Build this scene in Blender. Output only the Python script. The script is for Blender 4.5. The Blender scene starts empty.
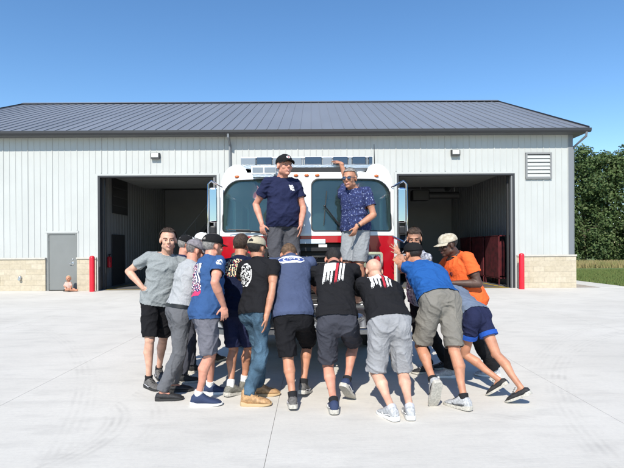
import bpy, bmesh, math, random
from mathutils import Vector as V, Matrix, noise
from mathutils.bvhtree import BVHTree
R = math.radians
sc = bpy.context.scene
C = bpy.context.collection
F, H, ROLL = 470.0, 1.53, 0.006
HY = 248.0

def W(px, py, Y):
    """photo pixel (624 wide) and distance in metres -> place in the world"""
    py = py + ROLL * (px - 312)
    return V(((px - 312) / F * Y, Y, H - (py - HY) / F * Y))

def G(px, py, z=0.0):
    pz = py + ROLL * (px - 312)
    Y = F * (H - z) / (pz - HY)
    return V(((px - 312) / F * Y, Y, z))

# ------------------------------------------------------------------ materials
def mat(name, col, rough=0.7, metal=0.0, var=0.0, vscale=8.0, bump=0.0, bscale=40.0, spec=0.5, col2=None, stretch=(1, 1, 1), coat=0.0, sub=0.0):
    m = bpy.data.materials.new(name); m.use_nodes = True
    nt = m.node_tree; b = nt.nodes['Principled BSDF']
    b.inputs['Base Color'].default_value = (*col, 1)
    b.inputs['Roughness'].default_value = rough
    b.inputs['Metallic'].default_value = metal
    b.inputs['Specular IOR Level'].default_value = spec
    b.inputs['Coat Weight'].default_value = coat
    if sub:
        b.inputs['Subsurface Weight'].default_value = sub
        b.inputs['Subsurface Radius'].default_value = (0.012, 0.004, 0.002)
        b.inputs['Subsurface Scale'].default_value = 1.0
    if var or bump or col2:
        tc = nt.nodes.new('ShaderNodeTexCoord'); mp = nt.nodes.new('ShaderNodeMapping')
        mp.inputs['Scale'].default_value = stretch
        nt.links.new(tc.outputs['Object'], mp.inputs['Vector'])
        if var or col2:
            n = nt.nodes.new('ShaderNodeTexNoise'); n.inputs['Scale'].default_value = vscale; n.inputs['Detail'].default_value = 6
            nt.links.new(mp.outputs[0], n.inputs['Vector'])
            r = nt.nodes.new('ShaderNodeValToRGB')
            c2 = col2 if col2 else tuple(min(1, c * (1 + var)) for c in col)
            c1 = col if col2 else tuple(c * (1 - var) for c in col)
            r.color_ramp.elements[0].color = (*c1, 1); r.color_ramp.elements[1].color = (*c2, 1)
            r.color_ramp.elements[0].position = 0.35; r.color_ramp.elements[1].position = 0.65
            nt.links.new(n.outputs[0], r.inputs[0]); nt.links.new(r.outputs[0], b.inputs['Base Color'])
        if bump:
            n2 = nt.nodes.new('ShaderNodeTexNoise'); n2.inputs['Scale'].default_value = bscale; n2.inputs['Detail'].default_value = 4
            nt.links.new(mp.outputs[0], n2.inputs['Vector'])
            bp = nt.nodes.new('ShaderNodeBump'); bp.inputs['Strength'].default_value = bump; bp.inputs['Distance'].default_value = 0.02
            nt.links.new(n2.outputs[0], bp.inputs['Height']); nt.links.new(bp.outputs[0], b.inputs['Normal'])
    return m

def emis(name, col, s):
    m = bpy.data.materials.new(name); m.use_nodes = True
    b = m.node_tree.nodes['Principled BSDF']
    b.inputs['Base Color'].default_value = (*col, 1); b.inputs['Emission Color'].default_value = (*col, 1); b.inputs['Emission Strength'].default_value = s
    return m

def glassmat(name, tint=(0.75, 0.85, 0.86), rough=0.02):
    m = bpy.data.materials.new(name); m.use_nodes = True
    nt = m.node_tree; nt.nodes.clear()
    o = nt.nodes.new('ShaderNodeOutputMaterial'); mx = nt.nodes.new('ShaderNodeMixShader')
    t = nt.nodes.new('ShaderNodeBsdfTransparent'); t.inputs[0].default_value = (*tint, 1)
    g = nt.nodes.new('ShaderNodeBsdfGlossy'); g.inputs['Roughness'].default_value = rough
    g.inputs[0].default_value = (0.8, 0.92, 0.9, 1)
    fr = nt.nodes.new('ShaderNodeFresnel'); fr.inputs[0].default_value = 1.6
    nt.links.new(fr.outputs[0], mx.inputs[0]); nt.links.new(t.outputs[0], mx.inputs[1]); nt.links.new(g.outputs[0], mx.inputs[2])
    nt.links.new(mx.outputs[0], o.inputs[0])
    return m

# ------------------------------------------------------------------ mesh builder
class MB:
    def __init__(s): s.v = []; s.f = []; s.m = []
    def add(s, vs, fs, mi=0):
        k = len(s.v); s.v += [V(p) for p in vs]
        s.f += [tuple(i + k for i in f) for f in fs]; s.m += [mi] * len(fs)
    def box(s, c, d, mi=0, M=None):
        hx, hy, hz = d[0] / 2, d[1] / 2, d[2] / 2; c = V(c)
        vs = [V((x, y, z)) for x in (-hx, hx) for y in (-hy, hy) for z in (-hz, hz)]
        if M is not None: vs = [M @ v for v in vs]
        s.add([c + v for v in vs], [(0, 1, 3, 2), (4, 6, 7, 5), (0, 4, 5, 1), (2, 3, 7, 6), (0, 2, 6, 4), (1, 5, 7, 3)], mi)
    def bb(s, x0, x1, y0, y1, z0, z1, mi=0):
        s.box(((x0 + x1) / 2, (y0 + y1) / 2, (z0 + z1) / 2), (x1 - x0, y1 - y0, z1 - z0), mi)
    def rings(s, rs, mi=0, cap=True, close=True):
        k = len(s.v); n = len(rs[0])
        for r in rs: s.v += [V(p) for p in r]
        for i in range(len(rs) - 1):
            for j in range(n if close else n - 1):
                a = k + i * n + j; b = k + i * n + (j + 1) % n
                s.f.append((a, b, b + n, a + n)); s.m.append(mi)
        if cap:
            s.f.append(tuple(k + j for j in reversed(range(n)))); s.m.append(mi)
            s.f.append(tuple(k + (len(rs) - 1) * n + j for j in range(n))); s.m.append(mi)
    def loft(s, secs, n=20, mi=0, p=2.0):
        rs = []
        for c, u, w, ru, rv in secs:
            r = []
            for j in range(n):
                a = 2 * math.pi * j / n; ca, sa = math.cos(a), math.sin(a)
                r.append(c + u * (ru * math.copysign(abs(ca) ** (2 / p), ca)) + w * (rv * math.copysign(abs(sa) ** (2 / p), sa)))
            rs.append(r)
        s.rings(rs, mi)
    def tube(s, pts, r, n=8, mi=0):
        pts = [V(p) for p in pts]; rs = []
        rr = r if isinstance(r, (list, tuple)) else [r] * len(pts)
        u = None
        for i, p in enumerate(pts):
            d = (pts[min(i + 1, len(pts) - 1)] - pts[max(i - 1, 0)]).normalized()
            if u is None: u = d.orthogonal().normalized()
            else:
                u = (u - d * u.dot(d))
                u = u.normalized() if u.length > 1e-5 else d.orthogonal().normalized()
            w = d.cross(u)
            rs.append([p + (u * math.cos(2 * math.pi * j / n) + w * math.sin(2 * math.pi * j / n)) * rr[i] for j in range(n)])
        s.rings(rs, mi)
    def ell(s, c, r, M=None, n=16, m=10, mi=0):
        c = V(c); vs = []; fs = []
        vs.append(V((0, 0, r[2])))
        for i in range(1, m):
            t = math.pi * i / m
            for j in range(n):
                a = 2 * math.pi * j / n
                vs.append(V((r[0] * math.sin(t) * math.cos(a), r[1] * math.sin(t) * math.sin(a), r[2] * math.cos(t))))
        vs.append(V((0, 0, -r[2])))
        for j in range(n): fs.append((0, 1 + j, 1 + (j + 1) % n))
        for i in range(m - 2):
            for j in range(n):
                a = 1 + i * n + j; b = 1 + i * n + (j + 1) % n
                fs.append((a, a + n, b + n, b))
        l = len(vs) - 1; k = 1 + (m - 2) * n
        for j in range(n): fs.append((l, k + (j + 1) % n, k + j))
        if M is not None: vs = [M @ v for v in vs]
        s.add([c + v for v in vs], fs, mi)
    def rcone(s, a, b, ra, rb, n=14):
        a, b = V(a), V(b); d = (b - a)
        if d.length < 1e-6: s.ell(a, (ra,) * 3); return
        d.normalize(); u = d.orthogonal().normalized(); w = d.cross(u)
        rs = []
        for t in (-80, -60, -35, -12): rs.append((a + d * ra * math.sin(R(t)), ra * math.cos(R(t))))
        for t in (12, 35, 60, 80): rs.append((b + d * rb * math.sin(R(t)), rb * math.cos(R(t))))
        s.rings([[c + (u * math.cos(2 * math.pi * j / n) + w * math.sin(2 * math.pi * j / n)) * r for j in range(n)] for c, r in rs])
    def mesh(s, name='m'):
        me = bpy.data.meshes.new(name); me.from_pydata([tuple(p) for p in s.v], [], s.f); me.update()
        return me
    def build(s, name, mats, parent=None, smooth=False, bevel=0, loc=None, fixn=True, seg=2, ang=40):
        me = s.mesh(name)
        if not isinstance(mats, (list, tuple)): mats = [mats]
        for m in mats: me.materials.append(m)
        me.polygons.foreach_set('material_index', s.m)
        if fixn:
            bm = bmesh.new(); bm.from_mesh(me); bmesh.ops.recalc_face_normals(bm, faces=bm.faces); bm.to_mesh(me); bm.free()
        o = bpy.data.objects.new(name, me); C.objects.link(o)
        if loc is not None:
            loc = V(loc); me.transform(Matrix.Translation(-loc)); o.location = loc
        if parent: attach(o, parent)
        if smooth: shade(me, ang)
        if bevel:
            b = o.modifiers.new('bevel', 'BEVEL'); b.width = bevel; b.segments = seg; b.limit_method = 'ANGLE'; b.angle_limit = R(35)
        return o

def shade(me, ang=40):
    me.polygons.foreach_set('use_smooth', [True] * len(me.polygons))
    if ang < 180:
        bm = bmesh.new(); bm.from_mesh(me)
        for e in bm.edges:
            if len(e.link_faces) == 2 and e.calc_face_angle(0) > R(ang): e.smooth = False
        bm.to_mesh(me); bm.free()

def world_of(o):
    M = Matrix.LocRotScale(o.location, o.rotation_euler, o.scale)
    return world_of(o.parent) @ o.matrix_parent_inverse @ M if o.parent else M

def attach(o, p):
    Mw = world_of(o); o.parent = p
    o.matrix_parent_inverse = world_of(p).inverted()
    return o

def tag(o, label=None, cat=None, group=None, kind=None):
    if label: o['label'] = label
    if cat: o['category'] = cat
    if group: o['group'] = group
    if kind: o['kind'] = kind
    return o

def empty(name, loc, label=None, cat=None, group=None):
    o = bpy.data.objects.new(name, None); C.objects.link(o); o.location = loc; o.empty_display_size = 0.1
    return tag(o, label, cat, group)

def copy_tree(o, parent=None):
    c = o.copy(); C.objects.link(c)
    if parent: c.parent = parent
    for ch in [x for x in C.objects if x.parent == o]: copy_tree(ch, c)
    return c

def plate(outer, holes, thick, name='plate'):
    """flat plate in the x-z plane, thickness along y from 0 to thick; holes cut through"""
    cu = bpy.data.curves.new(name, 'CURVE'); cu.dimensions = '2D'; cu.fill_mode = 'BOTH'; cu.extrude = thick / 2
    for poly in [outer] + holes:
        sp = cu.splines.new('POLY'); sp.points.add(len(poly) - 1); sp.use_cyclic_u = True
        for i, (x, z) in enumerate(poly): sp.points[i].co = (x, z, 0, 1)
    o = bpy.data.objects.new(name, cu); C.objects.link(o)
    dg = bpy.context.evaluated_depsgraph_get()
    me = bpy.data.meshes.new_from_object(o.evaluated_get(dg))
    bpy.data.objects.remove(o); bpy.data.curves.remove(cu)
    me.transform(Matrix(((1, 0, 0, 0), (0, 0, 1, thick / 2), (0, 1, 0, 0), (0, 0, 0, 1))))
    bm = bmesh.new(); bm.from_mesh(me); bmesh.ops.remove_doubles(bm, verts=bm.verts, dist=1e-5)
    bmesh.ops.recalc_face_normals(bm, faces=bm.faces); bm.to_mesh(me); bm.free()
    return me

def mobj(name, me, mats, parent=None, loc=None, smooth=0):
    if not isinstance(mats, (list, tuple)): mats = [mats]
    me.materials.clear()
    for m in mats: me.materials.append(m)
    o = bpy.data.objects.new(name, me); C.objects.link(o)
    if loc is not None: o.location = loc
    if parent: attach(o, parent)
    if smooth: shade(me, smooth)
    return o

def rrect(x0, x1, z0, z1, r, n=6):
    """rounded rectangle; r = radius or (bl, br, tr, tl)"""
    if not isinstance(r, (tuple, list)): r = (r,) * 4
    out = []
    for (cx, cz, rr, a0) in ((x0 + r[0], z0 + r[0], r[0], 180), (x1 - r[1], z0 + r[1], r[1], 270), (x1 - r[2], z1 - r[2], r[2], 0), (x0 + r[3], z1 - r[3], r[3], 90)):
        for i in range(n + 1):
            a = R(a0 + 90 * i / n); out.append((cx + rr * math.cos(a), cz + rr * math.sin(a)))
    return out

def text_mesh(txt, size, font_ext=0.0):
    cu = bpy.data.curves.new('t', 'FONT'); cu.body = txt; cu.size = size; cu.align_x = 'CENTER'; cu.align_y = 'CENTER'; cu.extrude = font_ext
    o = bpy.data.objects.new('t', cu); C.objects.link(o)
    me = bpy.data.meshes.new_from_object(o.evaluated_get(bpy.context.evaluated_depsgraph_get()))
    bpy.data.objects.remove(o); bpy.data.curves.remove(cu)
    return me
# ------------------------------------------------------------------ people
def remesh(mb, vox, smooth=4, fac=0.5):
    me = mb.mesh('raw')
    bm = bmesh.new(); bm.from_mesh(me); bmesh.ops.recalc_face_normals(bm, faces=bm.faces); bm.to_mesh(me); bm.free()
    o = bpy.data.objects.new('raw', me); C.objects.link(o)
    r = o.modifiers.new('r', 'REMESH'); r.mode = 'VOXEL'; r.voxel_size = vox; r.adaptivity = 0
    s = o.modifiers.new('s', 'SMOOTH'); s.factor = fac; s.iterations = smooth
    out = bpy.data.meshes.new_from_object(o.evaluated_get(bpy.context.evaluated_depsgraph_get()))
    bpy.data.objects.remove(o); bpy.data.meshes.remove(me)
    out.polygons.foreach_set('use_smooth', [True] * len(out.polygons))
    return out

def ik(a, b, l1, l2, pole):
    """middle joint between a and b; stretches both bones alike when b is out of reach"""
    d = b - a; L = d.length
    if L > (l1 + l2) * 0.995:
        k = L / ((l1 + l2) * 0.995); l1 *= k; l2 *= k
    u = d.normalized(); x = (l1 * l1 - l2 * l2 + L * L) / (2 * L); y = math.sqrt(max(0, l1 * l1 - x * x))
    p = pole - u * pole.dot(u)
    p = p.normalized() if p.length > 1e-4 else u.orthogonal().normalized()
    return a + u * x + p * y

def facing(az, pitch=0):
    """az 0 = towards the camera, 90 = towards +x, 180 = away; pitch > 0 looks up"""
    a = R(az); c = math.cos(R(pitch))
    return V((math.sin(a) * c, -math.cos(a) * c, math.sin(R(pitch))))

def frame(f, up=V((0, 0, 1))):
    f = f.normalized(); r = f.cross(up).normalized(); u = r.cross(f)
    return Matrix((r, f, u)).transposed()     # columns right, forward, up

TORSO = [(-.12, .110, .080, .0), (-.05, .152, .105, -.006), (.05, .174, .124, -.015), (.18, .166, .116, -.005), (.36, .150, .106, .006),
         (.55, .160, .110, .006), (.74, .178, .116, .0), (.86, .176, .104, -.004), (.95, .120, .082, -.006), (1.02, .066, .064, .0)]

HS = 1.09
class Body:
    pass

def spine(B, t):
    a, m, n = B.P, B.M, B.N
    if t < 0:
        return a + (m - a) * 2 * t, (m - a).normalized()
    if t > 1:
        return n + (n - m) * 2 * (t - 1), (n - m).normalized()
    p = a * (1 - t) ** 2 + m * 2 * t * (1 - t) + n * t * t
    d = ((m - a) * (1 - t) + (n - m) * t).normalized()
    return p, d

def tframe(B, t):
    p, u = spine(B, t); k = min(1, max(0, t))
    r = B.hr.lerp(B.sr, k); r = (r - u * r.dot(u)).normalized()
    return p, r, u.cross(r), u          # point, right, forward, up

def tors(B, mb, infl=0.0, t0=-.12, t1=1.02, minw=0.0, belly=None, flare=0.0):
    tb = [s for s in TORSO if t0 < s[0] < t1]
    def at(t):
        for i in range(len(TORSO) - 1):
            if TORSO[i][0] <= t <= TORSO[i + 1][0]:
                k = (t - TORSO[i][0]) / (TORSO[i + 1][0] - TORSO[i][0])
                return (t,) + tuple(TORSO[i][j] * (1 - k) + TORSO[i + 1][j] * k for j in (1, 2, 3))
        return ((t,) + TORSO[0][1:]) if t < TORSO[0][0] else ((t,) + TORSO[-1][1:])
    secs = []
    for t, w, d, sh in [at(t0)] + tb + [at(t1)]:
        p, r, f, u = tframe(B, t)
        g = math.exp(-((t - .30) / .25) ** 2) * B.belly
        w = max(w, minw if t < .8 else 0) * B.k * B.fat + infl + g * .35
        d = max(d, minw * .68 if t < .8 else 0) * B.k * B.fat + infl + g * .5
        if t < .3: w += flare; d += flare
        secs.append((p + f * (sh * B.k + g * .6), r, f, w, d))
    mb.loft(secs, 28, p=2.35)

def head_mesh(B, mb):
    M = B.hM; k = B.k * HS; o = B.HC
    P = lambda x, y, z: o + M @ V((x, y, z)) * k
    S = lambda *r: tuple(q * k for q in r)
    mb.ell(P(0, -.012, .035), S(.077, .096, .084), M)
    mb.ell(P(0, .025, -.038), S(.060, .066, .076), M)
    mb.ell(P(0, .068, -.092), S(.026, .022, .020), M)
    for s in (-1, 1):
        mb.ell(P(.046 * s, .002, -.062), S(.022, .03, .026), M)
        mb.ell(P(.036 * s, .060, -.024), S(.026, .026, .026), M)
        mb.ell(P(.079 * s, -.006, -.006), S(.010, .019, .031), M)
        mb.ell(P(.011 * s, .096, -.030), S(.009, .011, .008), M)
    mb.ell(P(0, .074, .024), S(.050, .018, .012), M)
    mb.rcone(P(0, .086, .012), P(0, .106, -.023), .009 * k, .0125 * k)
    mb.ell(P(0, .078, -.060), S(.030, .016, .020), M)
    mb.rcone(B.N - (B.N - o).normalized() * 0 , P(0, -.012, -.05), .062 * k * B.fat ** .5, .056 * k * B.fat ** .5)

def hand(B, mb, w, d, pn, thumb, curl=25, spread=.25):
    """w wrist, d finger direction, pn palm normal, thumb = side sign seen along d with palm down"""
    k = B.k * .97; d = d.normalized(); pn = (pn - d * pn.dot(d)).normalized(); s = d.cross(pn) * thumb
    Mx = Matrix((s, d, pn)).transposed()
    mb.ell(w + d * .048 * k, (.040 * k, .052 * k, .0165 * k), Mx)
    mb.rcone(w - d * .02, w + d * .02 * k, .027 * k, .026 * k)
    for i, (x, L) in enumerate(((.030, .074), (.010, .083), (-.011, .078), (-.030, .062))):
        a = w + (d * (.086 - abs(x) * .2) + s * x) * k
        dr = (d + s * (x / .03) * spread * .5).normalized()
        ax = s; cur = R(curl * (.5 + .12 * i))
        for q, fr in enumerate((.45, .32, .23)):
            dr = (Matrix.Rotation(cur, 3, pn.cross(dr).normalized() * -1) @ dr)
            b = a + dr * L * fr * k
            mb.rcone(a, b, (.0095 - .0008 * q) * k, (.0088 - .0009 * q) * k, 8)
            a = b
    a = w + (d * .022 + s * .026) * k
    dr = (d * .62 + s * .7 + pn * .28).normalized()
    b = a + dr * .042 * k; mb.rcone(a, b, .0125 * k, .0105 * k, 8)
    dr = (dr + d * .45).normalized(); c = b + dr * .032 * k; mb.rcone(b, c, .0105 * k, .009 * k, 8)

def flat(mb, a, b, ra, rb, n=18):
    """tapered tube with a flat end at b"""
    d = (b - a).normalized(); u = d.orthogonal().normalized(); w = d.cross(u)
    mb.rings([[c + (u * math.cos(2 * math.pi * j / n) + w * math.sin(2 * math.pi * j / n)) * r for j in range(n)] for c, r in ((a, ra * .6), (a + d * .01, ra), (a.lerp(b, .5), (ra + rb) / 2), (b, rb))])

def uncap(me, caps):
    """open the flat ends: drop faces that lie in the end plane and look outwards"""
    bm = bmesh.new(); bm.from_mesh(me); dead = set()
    for c, n, rad in caps:
        for f in bm.faces:
            q = f.calc_center_median() - c; s = q.dot(n)
            if abs(s) < .022 and (q - n * s).length < rad and f.normal.dot(n) > .72: dead.add(f)
    bmesh.ops.delete(bm, geom=list(dead), context='FACES'); bm.to_mesh(me); bm.free()

def push_out(me, bvh, gap, deep=.06):
    for v in me.vertices:
        p, n, _, d = bvh.find_nearest(v.co, deep)
        if p is None: continue
        s = (v.co - p).dot(n)
        if s < gap: v.co = p + n * gap if s < 0 or d < gap else v.co

def relax(me, n):
    bm = bmesh.new(); bm.from_mesh(me)
    for _ in range(n): bmesh.ops.smooth_vert(bm, verts=bm.verts, factor=.5, use_axis_x=True, use_axis_y=True, use_axis_z=True)
    bm.to_mesh(me); bm.free()

def bvh_of(me):
    return BVHTree.FromPolygons([v.co.copy() for v in me.vertices], [tuple(p.vertices) for p in me.polygons])

def cut(me, cuts):
    bm = bmesh.new(); bm.from_mesh(me)
    for c, n, rad in cuts:
        fs = [f for f in bm.faces if (f.calc_center_median() - c).length < rad]
        g = set(fs)
        for f in fs: g.update(f.verts); g.update(f.edges)
        bmesh.ops.bisect_plane(bm, geom=list(g), plane_co=c, plane_no=n, dist=1e-4)
        dv = [v for v in bm.verts if (v.co - c).length < rad and (v.co - c).dot(n) > 1e-4]
        bmesh.ops.delete(bm, geom=dv, context='VERTS')
    bm.to_mesh(me); bm.free()

def folds(me, B, amp, freq, seed, zst=1.0, keep=None):
    """cloth folds: ridged, stretched noise pushed along the vertex normals"""
    rnd = V((seed * 3.7, seed * 1.3, seed * 7.1))
    me.update(); p, r, f, u = tframe(B, .4); T = Matrix((r, f, u))
    ns = [v.normal.copy() for v in me.vertices]
    for v, n in zip(me.vertices, ns):
        q = T @ (v.co - B.P)
        q = V((q.x * 1.0, q.y * 1.0, q.z * zst + q.x * .5)) * freq + rnd
        wv = noise.noise(q * .6) * 1.2
        a = max(0, 1 - abs(noise.noise(q + V((wv, wv, -wv)))) * 3.4) ** 1.6
        a2 = max(0, 1 - abs(noise.noise(q * 2.1 + V((wv, 5, wv)))) * 4) ** 1.5
        b = noise.noise(q * .9 + V((9, 3, 1)))
        v.co += n * amp * (a * .95 + a2 * .35 + b * .7 - .3)

def clothobj(name, me, m, parent, th=.004):
    o = mobj(name, me, m, parent)
    s = o.modifiers.new('cloth', 'SOLIDIFY'); s.thickness = th; s.offset = -1
    me.polygons.foreach_set('use_smooth', [True] * len(me.polygons))
    return o

def decal(cloth, name, o, ux, uy, nrm, w, h, fn, mats, step=.004, off=.0025):
    """printed picture lying on the cloth: fn(u, v) -> colour index or -1, u,v in metres from the centre"""
    bv = BVHTree.FromPolygons([v.co.copy() for v in cloth.data.vertices], [tuple(p.vertices) for p in cloth.data.polygons])
    nx, ny = int(w / step), int(h / step); idx = {}; vs = []; fs = []; mi = []
    def vert(i, j):
        if (i, j) not in idx:
            p = o + ux * ((i / nx - .5) * w) + uy * ((j / ny - .5) * h)
            hit, hn, _, _ = bv.ray_cast(p + nrm * .5, -nrm)
            if hit is None: idx[(i, j)] = -1
            else: idx[(i, j)] = len(vs); vs.append(hit + nrm * off)
        return idx[(i, j)]
    for i in range(nx):
        for j in range(ny):
            c = fn(((i + .5) / nx - .5) * w, ((j + .5) / ny - .5) * h)
            if c < 0: continue
            q = [vert(i, j), vert(i + 1, j), vert(i + 1, j + 1), vert(i, j + 1)]
            if -1 in q: continue
            if max((vs[a] - vs[b]).length for a in q for b in q) > step * 8: continue
            fs.append(q); mi.append(c)
    if not fs: return None
    me = bpy.data.meshes.new(name); me.from_pydata([tuple(v) for v in vs], [], fs)
    ob = mobj(name, me, mats, cloth); me.polygons.foreach_set('material_index', mi); me.polygons.foreach_set('use_smooth', [True] * len(fs))
    return ob

def text_decal(cloth, name, txt, size, o, ux, uy, nrm, m, off=.004):
    bv = BVHTree.FromPolygons([v.co.copy() for v in cloth.data.vertices], [tuple(p.vertices) for p in cloth.data.polygons])
    me = text_mesh(txt, size)
    for v in me.vertices:
        p = o + ux * v.co.x + uy * v.co.y
        hit = bv.ray_cast(p + nrm * .5, -nrm)[0]
        v.co = (hit if hit is not None else p) + nrm * off
    return mobj(name, me, m, cloth)

def shoe(B, body, A, T, U, mats, style, fs):
    """A ankle, T toe direction, U up of the foot"""
    Rr = T.cross(U).normalized(); Mx = Matrix((Rr, T, U)).transposed()
    P = lambda x, y, z: A + Mx @ V((x, y, z - .085)) * fs
    lo = style.get('low', False)
    secs = [(-.066, .018, .050), (-.056, .032, .085 if not lo else .072), (-.03, .041, .112 if not lo else .082), (.0, .043, .116 if not lo else .080), (.03, .043, .118 if not lo else .078), (.052, .043, .108 if not lo else .074), (.075, .044, .088 if not lo else .066), (.10, .046, .073), (.14, .050, .060), (.175, .047, .052), (.20, .036, .038), (.215, .018, .028)]
    if style.get('boot'): secs = [(y, w * 1.06, z + (.05 if -.06 < y < .04 else .008)) for y, w, z in secs]
    mb = MB(); n = 16; rs = []
    for y, w, z in secs:
        r = []
        for j in range(n):
            a = 2 * math.pi * j / n; ca, sa = math.cos(a), math.sin(a)
            zz = .018 + (z - .018) * (.5 + .5 * math.copysign(abs(sa) ** .75, sa))
            k = 1 if sa < 0 else (1 - .22 * sa ** 2)
            r.append(P(w * k * math.copysign(abs(ca) ** .8, ca), y, zz))
        rs.append(r)
    mb.rings(rs)
    sh = mb.build('shoe', mats[0], body, smooth=True, ang=60)
    mb = MB(); rs = []
    for y, w, z in secs:
        y2 = y * 1.04; w2 = w + .004; top = .026 + (.012 if y < -.02 else 0); rise = max(0, (y - .12)) * .14
        rs.append([P(-w2, y2, rise), P(-w2 * 1.04, y2, top * .55), P(-w2, y2, top), P(w2, y2, top), P(w2 * 1.04, y2, top * .55), P(w2, y2, rise)])
    mb.rings(rs)
    mb.build('sole', mats[1], sh, smooth=True, ang=50, bevel=.003)
    # laces and a side stripe
    mb = MB()
    if not style.get('slip'):
        for q in range(4):
            y = .056 + q * .020; z = .108 - q * .013
            mb.tube([P(-.022, y, z - .006), P(0, y + .004, z + .003), P(.022, y, z - .006)], .0028, 5)
        mb.build('laces', mats[2], sh)
    if style.get('stripe'):
        mb = MB()
        for s in (-1, 1):
            mb.tube([P(.042 * s, -.02, .045), P(.0465 * s, .03, .040), P(.049 * s, .075, .030), P(.048 * s, .1, .044)], .004, 5)
        mb.build('side_stripe', mats[3], sh)
    return sh

def person(S):
    B = Body(); h = S['h']; B.h = h; B.k = h / 1.78; B.fat = S.get('fat', 1.0); B.belly = S.get('belly', 0.0); k = B.k
    sk = S['skin']
    B.P = W(*S['pel']); B.N = W(*S['neck']); hc = W(*S['head'])
    ff = facing(S['hipaz']); sf = facing(S.get('shaz', S['hipaz']))
    up = (B.N - B.P).normalized()
    B.hr = ff.cross(V((0, 0, 1))).normalized(); B.sr = sf.cross(V((0, 0, 1))).normalized()
    if 'shr' in S:      # roll of the shoulder line, metres of rise on the right
        B.sr = (B.sr + V((0, 0, S['shr']))).normalized()
    fwd = up.cross(B.hr).normalized(); B.pf = fwd
    B.M = (B.P + B.N) / 2 - fwd * S.get('bow', .02)
    B.hM = frame(facing(S['face'][0], S['face'][1])); B.HC = hc
    if S.get('tilt'): B.hM = B.hM @ Matrix.Rotation(R(S['tilt']), 3, 'Y')
    mb = MB()
    tors(B, mb, t0=-.07)
    head_mesh(B, mb)
    _, nr, nf, nu = tframe(B, 1.0)
    bodyK = k * B.fat ** .6
    hips, knees, ank, shol, elb, wri = [], [], [], [], [], []
    foots = []
    for i, s in enumerate((1, -1)):     # right, left
        hip = B.P + B.hr * (.093 * k * s) - up * .01
        ft = S['feet'][i]; fs = ft.get('fs', k)
        T = facing(ft['az'], -ft.get('pitch', 0)); U = (T.cross(V((0, 0, 1))).normalized()).cross(T)
        if 'at' in ft: A = W(*ft['at'])
        else: A = G(ft['px'], ft['py'], S.get('ground', 0) + .085 * fs)
        # stand on the ground: shift vertically until the lowest point of the sole touches
        Mx = Matrix((T.cross(U), T, U)).transposed()
        low = min((A + Mx @ V((0, y, z - .085)) * fs).z for y, z in ((-.068, 0), (.10, 0), (.215, .012)))
        A = A + V((0, 0, S.get('ground', 0) - low + ft.get('lift', 0)))
        ll = .245 * h; ld = (A - hip).length
        if ld > ll * 2 * .86 and not ft.get('bend'): ll = min(ll, ld / 2 * 1.012)
        kn = ik(hip, A, ll, ll, ft.get('pole', T * .6 + ff + B.hr * s * .15))
        hips.append(hip); knees.append(kn); ank.append(A); foots.append((A, T, U, fs))
        mb.rcone(hip, kn, .086 * bodyK, .054 * bodyK)
        bk = (-(ff) ).normalized(); ax = (A - kn)
        mid = kn + ax * .30 - facing(ft['az']) * .020
        mb.rcone(kn, mid, .050 * bodyK, .057 * bodyK); mb.rcone(mid, kn + ax * .62 , .055 * bodyK, .038 * k)
        mb.rcone(kn + ax * .6, A, .038 * k, .031 * k)
        mb.rcone(A, A + (T * .10 - U * .050) * fs, .031 * k, .022 * k)
        mb.ell(kn + facing(ft['az']) * .018, (.040 * k, .040 * k, .048 * k))
        # arm
        am = S['arms'][i]
        sh = B.N - nu * (.032 * h) + nr * (.108 * h * s * S.get('shw', 1)) + am.get('shift', V((0, 0, 0)))
        wr = W(*am['wr'])
        L = (.172 + .157) * h
        if (wr - sh).length > L * .995: wr = sh + (wr - sh).normalized() * L * .995
        el = ik(sh, wr, .172 * h, .157 * h, am.get('pole', V((s * .3, 0, -1))))
        shol.append(sh); elb.append(el); wri.append(wr)
        mb.rcone(B.N - nu * .012 * h, sh, .052 * k, .050 * bodyK)
        mb.rcone(sh, el, .053 * bodyK, .038 * bodyK); mb.rcone(sh.lerp(el, .35), sh.lerp(el, .62), .053 * bodyK, .050 * bodyK)
        mb.rcone(el, el.lerp(wr, .3), .040 * bodyK, .044 * bodyK); mb.rcone(el.lerp(wr, .3), wr, .043 * bodyK, .027 * k)
        d = am.get('hd', (wr - el)); pn = am.get('pn', V((0, 1, 0)))
        hand(B, mb, wr, d if isinstance(d, V) else V(d), V(pn), am.get('th', 1), am.get('curl', 25), am.get('spread', .25))
    me = remesh(mb, .006, 3)
    me.materials.append(sk)
    body = bpy.data.objects.new('person', me); C.objects.link(body)
    # face details joined into the body mesh
    k0 = k; k = k * HS
    P = lambda x, y, z: B.HC + B.hM @ V((x, y, z)) * k
    fm = MB()
    for s in (-1, 1):
        fm.ell(P(.030 * s, .0845, .001), (.012 * k, .005 * k, .0042 * k), B.hM, 10, 8, 1)
        fm.ell(P(.030 * s, .0875, .001), (.0072 * k, .003 * k, .0043 * k), B.hM, 10, 8, 2)
        fm.tube([P(.048 * s, .081, .004), P(.03 * s, .092, .0095), P(.014 * s, .0895, .004)], .0024 * k, 5, 0)
        fm.tube([P(.052 * s, .080, .017), P(.036 * s, .092, .025), P(.016 * s, .0945, .020)], .0032 * k, 6, 3)
        fm.ell(P(.0085 * s, .1035, -.0335), (.0035 * k, .004 * k, .003 * k), B.hM, 6, 5, 2)
    sm = S.get('smile', 0)
    fm.tube([P(-.026, .086, -.058 + sm), P(-.012, .094, -.060), P(0, .0965, -.0605), P(.012, .094, -.060), P(.026, .086, -.058 + sm)], [.002 * k, .0048 * k, .0052 * k, .0048 * k, .002 * k], 6, 4)
    fm.tube([P(-.022, .089, -.067 + sm), P(0, .0955, -.0705), P(.022, .089, -.067 + sm)], [.002 * k, .0055 * k, .002 * k], 6, 4)
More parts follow.
